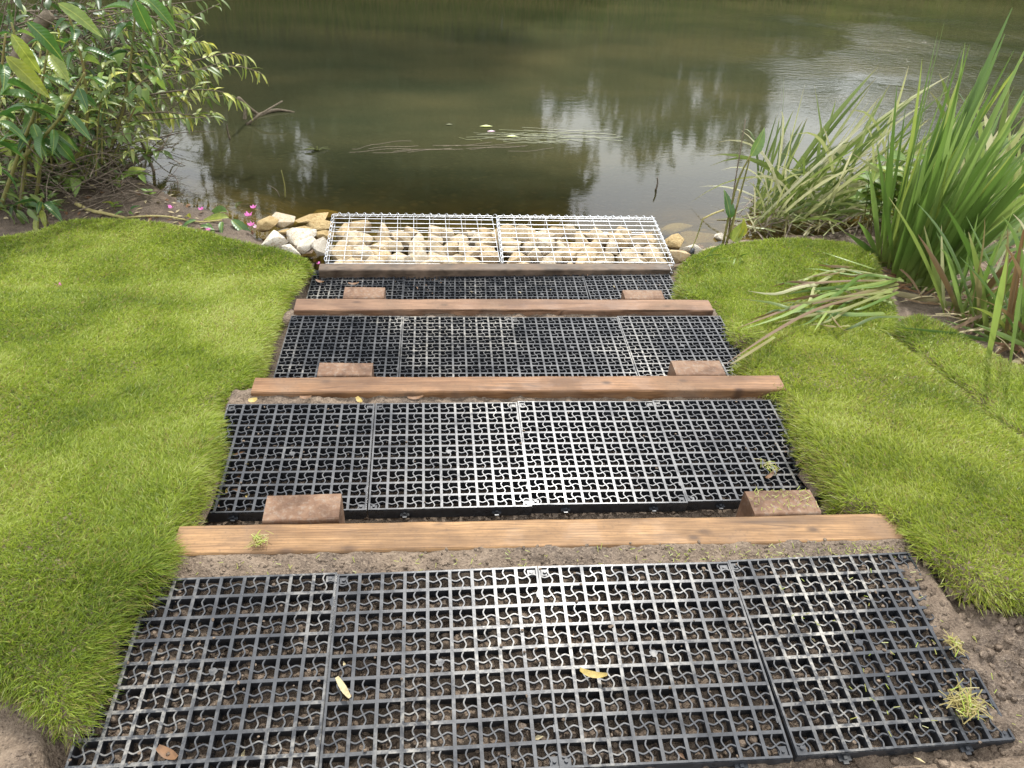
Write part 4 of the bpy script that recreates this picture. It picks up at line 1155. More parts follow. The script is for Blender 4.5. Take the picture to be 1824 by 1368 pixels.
# ---- water weed trailing in the current
ww = thing('water_weed', 'yellow-green ribbon weed trailing just under the surface mid-river', 'water weed', tz(860, 240))
b = MB()
for k in range(26):
    x0 = random.gauss(905, 35); y0 = random.gauss(241, 5.5); L = random.uniform(40, 190)
    z = WATER_Z + random.choice([.003, .002, .004])
    pts = [tz(x0 + L * t, y0 + (t * random.uniform(0, 6)) + 1.5 * math.sin(t * 6 + k), z) for t in np.linspace(0, 1, 7)]
    wv = random.uniform(.0015, .004); vs = []
    for p in pts: vs += [p + [0, -wv, 0], p + [0, wv, .0006]]
    b.add(np.array(vs) - np.array(ww.location), [(i * 2, i * 2 + 1, i * 2 + 3, i * 2 + 2) for i in range(6)])
link('ribbon_leaves', b.mesh('ribbon_leaves', MT['weed']), ww, kind='stuff')
for px, py, s, mt in ((912, 243, .05, 'weed_pale'), (866, 225, .055, 'weed_pale'), (875, 234, .035, 'white_petal'), (800, 222, .03, 'weed')):
    bb = MB(); p = tz(px, py, WATER_Z + .005) - np.array(ww.location)
    bb.add([p + [-s, 0, 0], p + [0, -s * .4, .004], p + [s, 0, .002], p + [0, s * .4, .006]], [(0, 1, 2), (0, 2, 3)])
    link('floating_leaf', bb.mesh('floating_leaf', MT[mt]), ww)
b = MB()
for k in range(12):
    x0 = random.gauss(710, 50); y0 = random.gauss(266, 4); L = random.uniform(30, 130)
    pts = [tz(x0 + L * t, y0 - t * 6 + 1.5 * math.sin(t * 6 + k), WATER_Z + .002 + .0004 * (k % 4)) for t in np.linspace(0, 1, 6)]
    vs = []
    for p in pts: vs += [p + [0, -.002, 0], p + [0, .002, .0005]]
    b.add(vs, [(i * 2, i * 2 + 1, i * 2 + 3, i * 2 + 2) for i in range(5)])
link('sunken_weed', b.mesh('sunken_weed', MT['bark']), None, label='dark trailing weed under the surface left of the yellow weed', category='water weed')
b = MB()
for k in range(14):
    a = random.random() * 6.28; p = tz(565, 268, WATER_Z + .004); s = random.uniform(.05, .13)
    q = p + np.array([math.cos(a) * s, math.sin(a) * s * .5, random.uniform(0, .02)])
    b.tube([p, (p + q) / 2 + [0, 0, .01], q], [.004, .003, .002], 4, False)
link('weed_tuft', b.mesh('weed_tuft', MT['weed']), None, label='small tangled green weed tuft breaking the surface near the left bank', category='water weed')

# ------------------------------------------------------------------ right bank: iris, sedge and friends
def blade_mesh(P, W, fold=.22, twist=0.0, mat='iris', name='blade', nrm0=None):
    P = np.asarray(P, float); m = len(P)
    T = np.gradient(P, axis=0); T /= np.linalg.norm(T, axis=1)[:, None] + 1e-9
    s0 = np.cross(T[0], nrm0 if nrm0 is not None else [RNG.normal(0, .3), -1, .4]); s0 /= np.linalg.norm(s0) + 1e-9
    vs = []; al = []; ac = []
    for i in range(m):
        s0 = s0 - (s0 @ T[i]) * T[i]; s0 /= np.linalg.norm(s0) + 1e-9
        nn = np.cross(T[i], s0); t = i / (m - 1); a = twist * t
        sd = math.cos(a) * s0 + math.sin(a) * nn; n2 = np.cross(T[i], sd)
        hw = W[i] / 2
        vs += [P[i] - sd * hw + n2 * hw * fold, P[i] - n2 * hw * fold * .3, P[i] + sd * hw + n2 * hw * fold]
        al += [t] * 3; ac += [-1, 0, 1]
    fs = [(i * 3 + k, i * 3 + k + 1, i * 3 + 4 + k, i * 3 + 3 + k) for i in range(m - 1) for k in range(2)]
    return np_mesh(name, np.array(vs), quads=np.array(fs), mat=MT[mat], attrs={'along': al, 'across': ac})
def blade(root, base, tip, width, mat='iris', sag=.08, n=12, name='blade', bend=None, twist=None, fold=.22):
    base = np.array(base, float); tip = np.array(tip, float); L = np.linalg.norm(tip - base)
    mid = (base + tip) / 2 + (np.array(bend) if bend is not None else np.array([RNG.normal(0, .03), RNG.normal(0, .03), 1.0]) * sag * L)
    t = np.linspace(0, 1, n)[:, None]
    P = (1 - t) ** 2 * base + 2 * t * (1 - t) * mid + t ** 2 * tip
    tt = t[:, 0]
    W = width * np.clip(.75 + .5 * tt, 0, 1) * np.clip((1 - tt) / .42, .03, 1) ** .75
    me = blade_mesh(P - np.array(root.location), W, fold, RNG.normal(0, .5) if twist is None else twist, mat, name)
    return link(name, me, root)

ib = on(1612, 500, turf_h)
iris = thing('iris_clump', 'big clump of tall sword-shaped iris leaves leaning right over the bank', 'plant', ib, 'iris clumps on the right bank')
HERO = [  # base px, tip px, tip Y offset, width px
    (1600, 470, 1803, 14, .25, 19), (1612, 475, 1790, 60, .2, 16), (1605, 480, 1806, 90, -.1, 17), (1620, 480, 1750, 118, .3, 15), (1628, 485, 1840, 60, .1, 19),
    (1635, 490, 1850, 130, -.1, 22), (1590, 460, 1715, 120, .3, 14), (1585, 455, 1738, 150, .4, 14), (1640, 495, 1870, 190, -.2, 24), (1645, 498, 1880, 240, -.3, 24),
    (1650, 500, 1860, 275, -.3, 22), (1648, 500, 1900, 300, -.3, 22), (1575, 450, 1690, 190, .3, 13), (1625, 485, 1824, 170, 0, 20), (1618, 480, 1780, 190, .1, 18),
    (1580, 455, 1668, 220, .3, 14), (1598, 465, 1700, 215, .1, 16), (1610, 480, 1760, 150, -.1, 18), (1632, 488, 1800, 230, -.15, 22), (1570, 445, 1590, 300, .1, 12),
    (1565, 445, 1548, 300, .0, 12), (1560, 450, 1528, 395, -.1, 11), (1568, 455, 1508, 415, -.1, 12), (1640, 500, 1840, 320, -.25, 20), (1655, 505, 1850, 345, -.2, 16),
    (1600, 470, 1655, 250, -.2, 15), (1608, 472, 1678, 268, -.2, 15), (1645, 495, 1815, 265, -.3, 22), (1635, 495, 1770, 300, -.2, 22), (1622, 490, 1735, 270, -.2, 20)]
for bx_, by_, tx, ty, dY, wp in HERO:
    base = on(bx_ + 6, by_ + 12, ground_z, .02); base[1] += random.uniform(-.05, .05)
    tip = at_y(tx, ty, base[1] + dY)
    depth = np.linalg.norm(base - CAM)
    blade(iris, base, tip, wp / FOC * depth * .72, 'iris', random.uniform(.02, .09), 14, 'leaf', None, random.gauss(0, .35), random.uniform(.1, .4))
for k in range(110):
    a = random.random(); bx_ = 1565 + 95 * a; by_ = 450 + 52 * a + random.uniform(-10, 10)
    base = on(bx_, by_ + 12, ground_z, .01)
    ang = random.gauss(.42 + .45 * a, .25); Lp = random.uniform(150, 430)
    tip = at_y(bx_ + Lp * math.sin(ang), by_ - Lp * math.cos(ang), base[1] + random.uniform(-.3, .5))
    depth = np.linalg.norm(base - CAM)
    blade(iris, base, tip, random.uniform(4, 9) / FOC * depth, 'iris', random.uniform(-.02, .14), 12, 'leaf')
for k in range(9):
    a = k / 8; bx_ = 1585 + 75 * a + random.uniform(-8, 8); by_ = 505 + 18 * a + random.uniform(-12, 10)
    base = on(bx_, by_, ground_z, -.01); ang = random.gauss(.35 + .4 * a, .15); Lp = random.uniform(170, 330)
    tip = at_y(bx_ + Lp * math.sin(ang), by_ - Lp * math.cos(ang), base[1] + random.uniform(-.2, .2))
    blade(iris, base, tip, random.uniform(14, 20) / FOC * np.linalg.norm(base - CAM), 'iris', random.uniform(.0, .08), 12, 'leaf', None, random.gauss(0, .3), .35)
# bent and trampled leaves lying over the turf
fl = thing('flattened_leaves', 'trampled straw-coloured and green iris leaves lying across the right turf', 'plant leaves', on(1590, 505, turf_h), None)
FLAT = [([(1590, 500), (1480, 522), (1400, 560), (1318, 588)], 17, 'iris'), ([(1600, 505), (1500, 530), (1420, 545), (1312, 585)], 16, 'deadblade'), ([(1600, 512), (1470, 545), (1380, 590), (1290, 650)], 12, 'deadblade'),
        ([(1580, 492), (1500, 480), (1440, 495), (1406, 505)], 9, 'deadblade'), ([(1585, 500), (1520, 500), (1440, 505), (1400, 515)], 11, 'deadblade'), ([(1610, 500), (1540, 490), (1490, 525), (1415, 565)], 14, 'iris'),
        ([(1560, 480), (1500, 460), (1460, 447)], 9, 'iris'), ([(1610, 565), (1560, 565), (1520, 582), (1500, 590)], 11, 'yellow'), ([(1500, 520), (1470, 560), (1450, 590)], 9, 'iris'),
        ([(1590, 525), (1530, 540), (1480, 570), (1440, 580)], 10, 'deadblade'), ([(1600, 520), (1545, 545), (1520, 552)], 12, 'iris'), ([(1480, 560), (1500, 585), (1525, 590)], 9, 'deadblade'),
        ([(1380, 600), (1340, 625), (1300, 650)], 10, 'deadblade'), ([(1590, 515), (1510, 548), (1450, 560), (1380, 575)], 12, 'deadblade'), ([(1605, 495), (1560, 510), (1470, 520), (1380, 560)], 14, 'iris'), ([(1590, 520), (1490, 530), (1430, 540), (1390, 536)], 9, 'deadblade')]
for L, wp, mt in FLAT:
    pts = []
    for i, q in enumerate(L):
        p = on(*q, turf_h, .05 + .03 * math.sin(i * 1.3) + random.uniform(0, .02)); pts.append(p)
    P = curve(pts, 14); tt = np.linspace(0, 1, 14)
    W = .42 * wp / FOC * 4.1 * np.clip((1 - tt) / .35, .05, 1)
    me = blade_mesh(P - np.array(fl.location), W, .15, random.gauss(0, .4), 'sedge' if mt == 'yellow' else mt, 'leaf', [0, -.3, 1])
    link('leaf', me, fl)
for k in range(30):
    bx_ = random.uniform(1430, 1620); by_ = 500 + random.gauss(15, 22); an = random.gauss(math.pi * .93, .35); Lp = random.uniform(40, 200)
    pts = [on(bx_ + Lp * t * math.cos(an) + random.gauss(0, 5), by_ + Lp * t * math.sin(an) * .5 + random.gauss(0, 4), turf_h, .02 + .03 * math.sin(3.1 * t) + random.uniform(0, .03)) for t in (0, .35, .65, 1)]
    P = curve(pts, 10); tt = np.linspace(0, 1, 10)
    W = random.uniform(3, 7) / FOC * 4.1 * np.clip((1 - tt) / .4, .05, 1)
    link('leaf', blade_mesh(P - np.array(fl.location), W, .2, random.gauss(0, 1.2), random.choice(['deadblade', 'deadblade', 'sedge', 'iris']), 'leaf', [0, -.3, 1]), fl)
# second iris clump at the right edge
ib2 = on(1790, 600, turf_h)
ir2 = thing('iris_clump', 'iris clump at the right frame edge with cut leaf stubs', 'plant', ib2, 'iris clumps on the right bank')
for k in range(120):
    bx_ = random.uniform(1680, 1860); by_ = 530 + (bx_ - 1660) * .55 + random.uniform(-18, 25)
    base = on(bx_, by_, ground_z, .0); Lp = random.uniform(60, 260); ang = random.gauss(.7, .9)
    tip = at_y(bx_ + Lp * math.sin(ang), by_ - Lp * math.cos(ang), base[1] + random.uniform(-.3, .25)); tip[2] = max(tip[2], base[2] + .03)
    blade(ir2, base, tip, random.uniform(4, 10) / FOC * np.linalg.norm(base - CAM), random.choice(['iris', 'iris', 'iris', 'sedge', 'deadblade', 'iris']), random.uniform(-.02, .3), 10, 'leaf')
for (a, b_, c, d, wp) in ((1672, 520, 1690, 628, 14), (1700, 520, 1702, 612, 13), (1760, 700 - 60, 1795, 450, 15), (1800, 650, 1824, 470, 18), (1790, 420, 1792, 600, 12)):
    p0 = on(a, b_, turf_h, .0); blade(ir2, p0, at_y(c, d, p0[1] - .15), wp * .7 / FOC * 3.6, 'iris', .03, 10, 'leaf')

# dead leaves and litter on the right bank
def g_right():
    px = random.uniform(1560, 1900); py = random.uniform(420, 680)
    if py > 530 + (px - 1600) * .62: return None
    if px < 1640 and py > 545: return None
    p = on(px, py, ground_z); return p
def strands(name, n, gen, mats, lmin, lmax, wmin, wmax, lift, kind='stuff', hs=.03):
    for mt in mats:
        VV = []; FF = []; AL = []; o = 0
        for k in range(n // len(mats)):
            p = gen()
            if p is None: continue
            L = random.uniform(lmin, lmax); a = random.gauss(.2, .8) + (math.pi if random.random() < .5 else 0)
            d = np.array([math.cos(a), math.sin(a), random.gauss(.0, .12)]); sdv = np.array([-math.sin(a), math.cos(a), random.gauss(0, .4)])
            h0 = lift + abs(random.gauss(0, hs)); w2 = random.uniform(wmin, wmax) / 2
            for i in range(5):
                t = i / 4; q = p + d * L * (t - .5) + np.array([0, 0, h0 + .12 * L * math.sin(t * 3.1) * random.uniform(.2, 1)])
                ww_ = w2 * (1 if i < 3 else (.7 if i == 3 else .1))
                VV += [q - sdv * ww_, q + sdv * ww_]; AL += [.5 + .5 * t] * 2
            FF += [(o + i * 2, o + i * 2 + 1, o + i * 2 + 3, o + i * 2 + 2) for i in range(4)]; o += 10
        link(name, np_mesh(name, np.array(VV), quads=np.array(FF), mat=MT[mt], attrs={'along': AL, 'across': [0] * len(AL)}), kind=kind)
strands('dead_leaf_litter', 420, g_right, ['deadblade', 'straw', 'brownleaf'], .08, .35, .006, .018, .01)

# sedge in the shallows
sb_ = tz(1440, 395)
sedge = thing('sedge_clump', 'straw and green sedge clump leaning over the water behind the right turf', 'plant', sb_)
for k in range(190):
    a = random.random(); bx_ = 1345 + 230 * a + random.gauss(0, 10); by_ = 402 - 55 * (random.random() ** 1.5) - 10 * a
    base = tz(bx_, by_, WATER_Z + .02)
    if random.random() < .45: Lp = random.uniform(110, 310); ang = random.gauss(.75, .33); sag = random.uniform(.04, .25)
    else: Lp = random.uniform(80, 240); ang = random.gauss(1.0, 1.0); sag = random.uniform(.2, .55)
    tip = at_y(bx_ + Lp * math.sin(ang), by_ - Lp * math.cos(ang) * .8, base[1] + random.uniform(-.35, .35))
    if tip[2] < WATER_Z: tip[2] = WATER_Z + .02
    blade(sedge, base, tip, random.uniform(3, 6.5) / FOC * 5.2, 'sedge', sag, 10, 'leaf')
for (x0, y0, x1, y1, wp) in ((1370, 345, 1565, 118, 9), (1375, 350, 1560, 140, 8), (1405, 330, 1690, 135, 9), (1400, 350, 1640, 165, 10), (1440, 330, 1570, 170, 8), (1380, 330, 1438, 210, 8), (1350, 345, 1430, 215, 9), (1470, 330, 1652, 150, 6), (1480, 330, 1585, 150, 7)):
    base = tz(x0, y0 + 25, WATER_Z); blade(sedge, base, at_y(x1, y1, base[1] + .2), wp / FOC * 5.4, 'sedge', .12, 14, 'leaf')
strands('sedge_litter', 260, lambda: tz(random.uniform(1330, 1600), random.uniform(368, 418), WATER_Z), ['deadblade', 'sedge', 'twig'], .15, .5, .005, .012, .0, 'stuff', .05)
# reed bed behind the iris at the right edge
rb = thing('reed_bed', 'mixed pale reeds and grasses behind the iris at the right edge', 'plant', tz(1760, 380))
for k in range(150):
    bx_ = random.uniform(1640, 1900); by_ = random.uniform(330, 440)
    base = on(bx_, by_, ground_z); base[2] = max(base[2], WATER_Z)
    Lp = random.uniform(60, 240); ang = random.gauss(.5, .6)
    tip = at_y(bx_ + Lp * math.sin(ang), by_ - Lp * math.cos(ang), base[1] + random.uniform(-.3, .3)); tip[2] = max(tip[2], WATER_Z + .02)
    blade(rb, base, tip, random.uniform(6, 13) / FOC * 5.3, random.choice(['sedge', 'iris', 'sedge']), random.uniform(.02, .25), 9, 'leaf')
# pale leafy herb in front of the sedge
nb = on(1600, 420, ground_z)
nt_ = thing('leafy_herb', 'pale green leafy herb between the sedge and the iris', 'plant', nb)
for k in range(14):
    p0 = on(1535 + k * 8, 425 - random.uniform(0, 15), ground_z); p1 = at_y(1540 + k * 8 + random.uniform(-15, 15), random.uniform(275, 350), p0[1] - .15)
    st_, P = stem(nt_, [p0, (p0 + p1) / 2 + [0, 0, .04], p1], .004, .002, 'stem', 8)
    for j in range(9):
        t = .35 + .65 * j / 8; p = P[int(t * 7)]; a = j * 2.4
        leaf(nt_, 'nettle', p, (math.cos(a), math.sin(a) - .3, .15), random.uniform(.08, .14), None, st_)
# arrow-leaf plant at the right basket
ap = tz(1290, 440, -.70)
ar = thing('arrowhead_plant', 'upright arrow-leaved water plant between right basket and turf', 'plant', ap)
yy = ap[1]
for L, r, mt in (([(1286, 442), (1312, 330), (1338, 275)], .008, 'stem'), ([(1292, 440), (1312, 370), (1335, 285)], .007, 'stem'), ([(1300, 425), (1310, 380), (1318, 340)], .007, 'pale_stem')):
    stem(ar, [at_y(*q, yy) for q in L], r, r * .6, mt, 8)
stem(ar, [at_y(1290, 374, yy), at_y(1272, 380, yy), at_y(1252, 390, yy)], .006, .005, 'pale_stem', 6)
stem(ar, [at_y(1252, 390, yy), at_y(1240, 425, yy - .05), at_y(1222, 466, yy - .2)], .005, .003, 'brownleaf' if False else 'stem', 8)
for px, py, d, s, up in ((1337, 278, (.45, 0, 1.0), .16, (0, -1, .2)), (1300, 388, (-.25, 0, 1), .15, (0, -1, .3)), (1306, 430, (.2, -.1, 1), .13, (-.6, -1, .2)), (1316, 425, (.2, -.2, .9), .12, (.5, -1, .2))):
    leaf(ar, 'nettle' if py > 400 else 'balsam', at_y(px, py, yy - .02), d, s, up)
blade(ar, on(1290, 437, turf_h), on(1255, 462, turf_h, .03), .035, 'iris', .05, 8, 'leaf')
rs = thing('reed_stalk', 'thin rust-brown dead stalk standing beside the arrow-leaved plant', 'stalk', tz(1300, 420))
stem(rs, [at_y(1303, 365, yy + .1), at_y(1315, 290, yy + .1), at_y(1328, 212, yy + .12)], .005, .003, 'twig', 8)
stem(rs, [tz(1298, 420), at_y(1303, 365, yy + .1)], .006, .005, 'twig', 4)
pg = MB(); pp = tz(1231, 455, -.66); pg.tube([pp - [0, 0, .1], pp + [0, 0, .02], pp + [.003, 0, .045]], [.017, .017, .012], 8)
link('ground_peg', pg.mesh('ground_peg', MT['plastic'], True), None, label='short black peg among the stones right of the basket', category='peg')
# coarse grass tuft in the hump
gt = thing('grass_tuft', 'coarse long-bladed grass tuft in the fold of the right turf', 'grass', on(1310, 478, turf_h))
for k in range(34):
    base = on(1318 + random.gauss(0, 10), 470 + random.gauss(0, 5), turf_h, .0)
    tip = base + np.array([random.gauss(-.12, .08), random.gauss(-.10, .05), random.uniform(-.02, .07)])
    blade(gt, base, tip, random.uniform(.006, .011), 'iris', .3, 8, 'blade')

# ------------------------------------------------------------------ bits lying on the grids and boards
def flake(name, px, py, z, L, wd, ang, mat, lab, cat, curl=.15):
    p = at_z(px, py, z); n = 7; vs = []; fs = []
    for i in range(n):
        t = i / (n - 1); x = (t - .5) * L; w2 = wd / 2 * (.35 + .65 * math.sin(math.pi * min(1, max(0, t * .86 + .1))))
        zc = curl * L * (t - .5) ** 2 * 2 + .004
        vs += [(x, -w2, zc + .1 * w2), (x, 0, zc), (x, w2, zc + .35 * w2)]
    fs = [(i * 3 + k, i * 3 + k + 1, i * 3 + 4 + k, i * 3 + 3 + k) for i in range(n - 1) for k in range(2)]
    b = MB(); b.add(vs, fs)
    o = link(name, b.mesh(name, MT[mat], True), None, tuple(p), label=lab, category=cat)
    o.rotation_euler = (0, 0, ang)
flake('straw_flake', 612, 1228, -.010, .060, .014, -1.0, 'straw', 'pale splintered straw flake lying on the nearest grid row', 'straw')
flake('fallen_leaf', 1056, 1204, -.008, .062, .016, -.25, 'yellowleaf', 'curled yellow leaf lying on the nearest grid row', 'leaf', .4)
for i, (px, py, z, L, w_, a, mt, lab) in enumerate([
    (300, 1345, -.03, .05, .02, -.5, 'brownleaf', 'dark reddish leaf at the bottom left grid corner'), (219, 1307, -.05, .03, .016, .6, 'brownleaf', 'orange-brown leaf scrap down in a cell of the leftmost nearest grid'),
    (400, 847, -.2, .035, .016, -.5, 'yellowleaf', 'yellow-brown leaf on the second grid row near the left turf'), (375, 880, -.2, .045, .012, .1, 'straw', 'pale curled leaf on the second grid row left edge'),
    (451, 715, -.19, .03, .022, .3, 'yellowleaf', 'small bright yellow leaf above the second grid row'), (740, 711, -.19, .055, .014, .15, 'brownleaf', 'rusty leaf on the soil in front of the second board'),
    (640, 715, -.19, .035, .018, -1.0, 'yellowleaf', 'ochre leaf upright on the soil before the second board'), (545, 710, -.19, .04, .015, .1, 'brownleaf', 'pinkish bark chip on the soil before the second board'),
    (1370, 850, -.2, .045, .012, .6, 'brownleaf', 'brown straw scrap on the second grid row, far right'), (1350, 588, -.40, .05, .018, .2, 'straw', 'pale dead leaf on the third grid row by the right turf'),
    (570, 503, -.64, .05, .016, -.4, 'brownleaf', 'tan leaf on the mud of the row next to the baskets'), (630, 507, -.40, .05, .014, .1, 'brownleaf', 'orange leaf scrap on the dusty left stake')]):
    flake('fallen_leaf', px, py, z, L, w_, a, mt, lab, 'leaf', .3)
def g_grid(key, px0, px1, py0, py1, dz):
    def f():
        p = at_z(random.uniform(px0, px1), random.uniform(py0, py1), ROWS[key][0][2])
        return np.array([p[0], p[1], float(plane_z(key, p[0], p[1])) + dz])
    return f
litter('leaf_litter', 18, g_grid('B', 345, 450, 790, 905, -.02), ['brownleaf', 'yellowleaf', 'straw'], .008, .022)
litter('leaf_litter', 16, g_grid('A', 180, 1780, 1030, 1340, -.018), ['brownleaf', 'straw'], .006, .014)
litter('leaf_litter', 12, g_grid('D', 560, 1190, 485, 525, 0), ['brownleaf', 'straw'], .006, .014)
nn = 420; qx = RNG.uniform(-1, 1.02, nn); qy = np.concatenate([RNG.uniform(-.5, -.005, 240), RNG.uniform(.38, .88, 100), RNG.uniform(2.1, 2.56, 80)])
qx = np.where((RNG.random(nn) < .6), np.where(RNG.random(nn) < .5, -1 + np.abs(RNG.normal(0, .2, nn)), 1 - np.abs(RNG.normal(0, .12, nn))), qx)
var = clod_variants(5); VV = []; FF = []; o = 0
for i in range(nn):
    key = 'A' if qy[i] < 0 else ('B' if qy[i] < 1 else 'D'); r_ = random.uniform(.0012, .0042)
    v, f_ = var[i % 5]; VV.append(v * r_ + [qx[i], qy[i], float(plane_z(key, qx[i], qy[i])) + r_ * .5]); FF.append(f_ + o); o += len(v)
link('soil_crumbs', np_mesh('soil_crumbs', np.concatenate(VV), tris=np.concatenate(FF), mat=MT['soil'], attrs={'damp_shade': np.full(o, .4)}), kind='stuff')
def clump(px, py, z, r, n, lab, name='grass_clump'):
    p = at_z(px, py, z); t = thing(name, lab, 'grass clump', p)
    VV = []; FF = []; AL = []; o = 0
    for k in range(n):
        a = random.random() * 6.28; c = RNG.normal(0, r * .4, 3) * [1, 1, .25] + [0, 0, .012]
        d = np.array([math.cos(a), math.sin(a), random.gauss(.15, .35)]) * random.uniform(.4, 1) * r
        s = np.cross(d, [0, 0, 1]); s = s / (np.linalg.norm(s) + 1e-9) * .0012
        for i in range(4):
            tt = i / 3 - .5; q = c + d * tt * 1.4 + np.array([0, 0, .3 * r * (.25 - tt * tt)])
            VV += [q - s, q + s]; AL += [i / 3] * 2
        FF += [(o + i * 2, o + i * 2 + 1, o + i * 2 + 3, o + i * 2 + 2) for i in range(3)]; o += 8
    link('blades', np_mesh('blades', np.array(VV), quads=np.array(FF), mat=MT['grass'], attrs={'tint': RNG.uniform(.4, 1, len(VV)), 'dry': np.repeat(RNG.choice([0, .9, .9, 1], len(VV) // 8), 8)}), t, kind='stuff')
clump(1718, 1258, -.01, .038, 120, 'straw and green grass clump dropped on the nearest grid, right side')
clump(1698, 1152, .0, .024, 45, 'small grass clump on the right edge of the nearest grid')
clump(463, 967, .004, .024, 45, 'dried grass wisp on the nearest oak board')
clump(1318, 560 + 55, -.40, .025, 22, 'tiny pale grass wisp on the third grid row near the turf')
clump(1370, 835, -.2, .03, 24, 'loose grass blades on the second grid row, right side')
# scattered clippings on the mud strip, the right stake and grid
def clip_gen():
    r = random.random()
    if r < .4: return np.array([random.uniform(.35, 1.02), random.uniform(.0, .05), 0]) + [0, 0, float(ground_z(np.array([.7]), np.array([.02]))[0])]
    if r < .62: return np.array([random.uniform(.63, .81), random.uniform(.16, .24), .001])
    if r < .85:
        x, y = random.uniform(.6, 1.3), random.uniform(-.5, -.02); return np.array([x, y, max(float(plane_z('A', x, y)), float(ground_z(np.array([x]), np.array([y]))[0]))])
    x, y = random.uniform(-.95, .4), random.uniform(.0, .05); return np.array([x, y, float(ground_z(np.array([x]), np.array([y]))[0])])
def short_clip(name, n, mt):
    VV = []; FF = []; o = 0
    for k in range(n):
        p = clip_gen(); a = random.random() * 6.28; L = random.uniform(.01, .03); d = np.array([math.cos(a), math.sin(a), random.gauss(.1, .2)]) * L; s = np.array([-math.sin(a), math.cos(a), 0]) * .0009
        c = p + [0, 0, .003]
        VV += [c - s, c + s, c + d * .5 + [0, 0, .003] + s, c + d * .5 + [0, 0, .003] - s, c + d]; FF += [(o, o + 1, o + 2, o + 3)]; o += 5
    link(name, np_mesh(name, np.array(VV), quads=np.array(FF), mat=MT[mt], attrs={'tint': RNG.uniform(.3, 1, len(VV)), 'dry': RNG.choice([0, .0, .8], len(VV))}), kind='stuff')
short_clip('grass_clippings', 420, 'grass')

# ------------------------------------------------------------------ far bank: trees and rough grass, seen mostly mirrored in the water
def tree(name, lab, x, y, ht, rad, n, size, base=None, gaps=.5):
    zb = float(ground_z(np.array([x]), np.array([y]))[0]) - .05
    t = thing(name, lab, 'tree', (x, y, zb), 'trees on the far bank')
    trunk = MB(); hs = ht * .35
    trunk.tube(curve([(0, 0, 0), (random.gauss(0, .1), 0, hs), (random.gauss(0, .3), 0, ht * .8)], 8), np.linspace(.05 * ht ** .7, .02, 8), 7)
    for k in range(9):
        z0 = random.uniform(.2, .75) * ht; a = random.random() * 6.28; L = rad * random.uniform(.5, .95)
        trunk.tube(curve([(0, 0, z0), (math.cos(a) * L * .5, math.sin(a) * L * .5, z0 + L * .35), (math.cos(a) * L, math.sin(a) * L, z0 + L * .45)], 6), np.linspace(.03, .008, 6), 5)
    link('trunk', trunk.mesh('trunk', MT['treebark'], True), t)
    nc = 26
    C_ = np.stack([RNG.normal(0, .48, nc) * rad, RNG.normal(0, .4, nc) * rad, RNG.uniform(.12 if base is None else base, 1.0, nc) * ht], 1)
    sh_ = np.clip(1.25 - 1.0 * (C_[:, 2] / ht) ** 3, .35, 1); C_[:, :2] *= sh_[:, None]
    ci = RNG.integers(0, nc, n)
    P = C_[ci] + RNG.normal(0, 1, (n, 3)) * rad * .2
    P[:, 2] = np.maximum(P[:, 2], .05)
    d = RNG.normal(0, 1, (n, 3)); d /= np.linalg.norm(d, axis=1)[:, None]; e = np.cross(d, RNG.normal(0, 1, (n, 3))); e /= np.linalg.norm(e, axis=1)[:, None]
    s = size * RNG.uniform(.6, 1.3, n)[:, None]
    VV = np.stack([P - d * s, P - e * s * .45, P + d * s, P + e * s * .45], 1).reshape(-1, 3)
    o = np.arange(n) * 4
    link('crown', np_mesh('crown', VV, quads=np.stack([o, o + 1, o + 2, o + 3], 1), mat=MT['treeleaf'], smooth=False), t, kind='stuff')
FT = [('tall alder', -7.5, 13.2, 7.5, 2.4, 6500), ('broad willow', -5.2, 12.2, 2.1, 1.5, 4500), ('low sallow', -3.7, 12.0, 2.2, 1.3, 4500), ('tall alder', -2.0, 12.6, 8.2, 1.95, 12000),
      ('tall alder', -.1, 12.4, 8.8, 1.8, 12000), ('tall alder', -1.1, 13.2, 7.2, 1.8, 9000), ('broad willow', 1.15, 12.5, 7.4, 1.25, 9000), ('thin birch', 3.9, 12.6, 2.9, 1.1, 1500), ('thin birch', 5.2, 12.7, 2.7, 1.0, 1300), ('low sallow', 6.6, 12.6, 1.3, 1.3, 3000),
      ('low sallow', 8.4, 12.9, 1.0, 1.4, 3000), ('tall alder', 11.8, 13.4, 7.5, 2.6, 6500), ('low sallow', 3.0, 12.2, 1.7, 1.2, 2500), ('low sallow', 4.7, 12.3, 1.4, 1.3, 2500)]
side_n = {}
for i, (nm, x, y, ht, rad, n) in enumerate(FT):
    o_txt = ['farthest upstream on the left', 'second from the left end', 'third from the left end', 'left of centre', 'in the centre', 'behind the gap left of the central alder', 'just right of centre', 'behind low bushes on the right', 'next to the gap on the right', 'low in the sky gap', 'beyond the sky gap', 'at the right end', 'in front of the thin trees', 'between the two thin trees'][i]
    tree('far_tree', f'{nm} on the far bank, {o_txt}', x, y + .3, ht, rad, n, .16 if ht > 5 else .12)
hb = thing('added_hedge', 'added low hedge behind the far bank trees, screening low sky from the water', 'hedge', (1, 14.6, -.4))  # unseen hedge, added to keep low sky out of the river's reflection
n = 30000; hx = RNG.uniform(-26, 28, n); hh = np.interp(hx, [-26, -6, -3, 2, 6, 9, 11, 28], [2.6, 1.9, 2.2, 2.2, 1.3, .95, 1.7, 2.4]) * (1 + .5 * fbm(hx * .9, hx * 0, 5, 3))
P = np.stack([hx - 1, RNG.normal(0, .25, n) + .12 * hx, RNG.random(n) ** .8 * hh], 1)
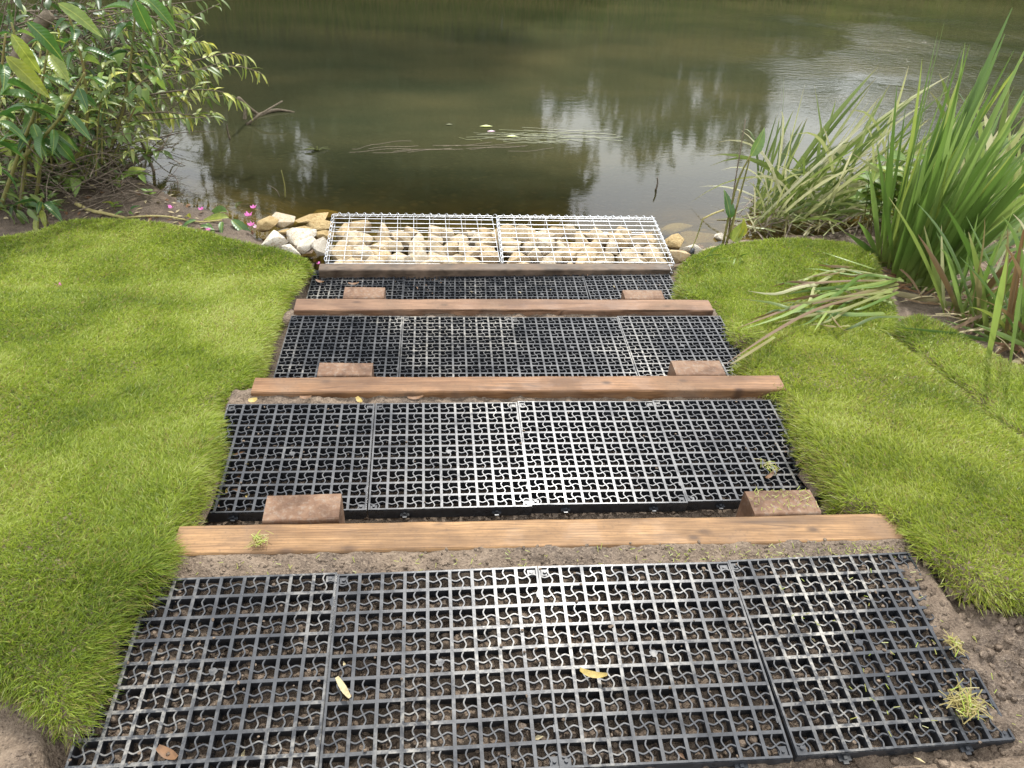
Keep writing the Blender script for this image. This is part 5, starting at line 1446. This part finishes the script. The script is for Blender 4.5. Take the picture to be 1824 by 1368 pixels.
d = RNG.normal(0, 1, (n, 3)); d /= np.linalg.norm(d, axis=1)[:, None]; e = np.cross(d, RNG.normal(0, 1, (n, 3))); e /= np.linalg.norm(e, axis=1)[:, None]
VV = np.stack([P - d * .14, P - e * .07, P + d * .14, P + e * .07], 1).reshape(-1, 3); o = np.arange(n) * 4
link('foliage', np_mesh('foliage', VV, quads=np.stack([o, o + 1, o + 2, o + 3], 1), mat=MT['treeleaf'], smooth=False), hb, kind='stuff')
b = MB()
VV = []; n = 26000
gx_ = RNG.uniform(-12, 16, n); gy_ = 10.75 + .12 * (gx_ - 2.2) + np.abs(RNG.normal(0, 1.3, n)); gz_ = np.maximum(ground_z(gx_, gy_), WATER_Z)
L = RNG.uniform(.25, .75, n); dx_ = RNG.normal(0, .25, n); dy_ = -np.abs(RNG.normal(.25, .3, n))
B = np.stack([gx_, gy_, gz_], 1); T_ = B + np.stack([dx_ * L, dy_ * L, L * .8], 1); sdv = np.stack([RNG.uniform(.008, .016, n), 0 * L, 0 * L], 1)
VV = np.stack([B - sdv, B + sdv, T_], 1).reshape(-1, 3); o = np.arange(n) * 3
link('bank_grass', np_mesh('bank_grass', VV, tris=np.stack([o, o + 1, o + 2], 1), mat=MT['grass'], attrs={'tint': np.repeat(RNG.uniform(0, .3, n), 3), 'dry': np.repeat(RNG.choice([0, 0, .6], n), 3)}), kind='stuff')

# leaves beyond the first 290 of a plant, joined into one part
for nm, (cnt, root, kinds) in MASS.items():
    for kd, lst in kinds.items():
        VV = []; TT = []; o = 0
        for me, Mx in lst:
            v = np.empty(len(me.vertices) * 3); me.vertices.foreach_get('co', v); v = v.reshape(-1, 3)
            VV.append(v @ Mx[:3, :3].T + Mx[:3, 3])
            me.calc_loop_triangles(); t = np.empty(len(me.loop_triangles) * 3, np.int32); me.loop_triangles.foreach_get('vertices', t)
            TT.append(t.reshape(-1, 3) + o); o += len(v)
        link('leaf_mass', np_mesh('leaf_mass', np.concatenate(VV), tris=np.concatenate(TT), mat=MT[kd]), root, kind='stuff')
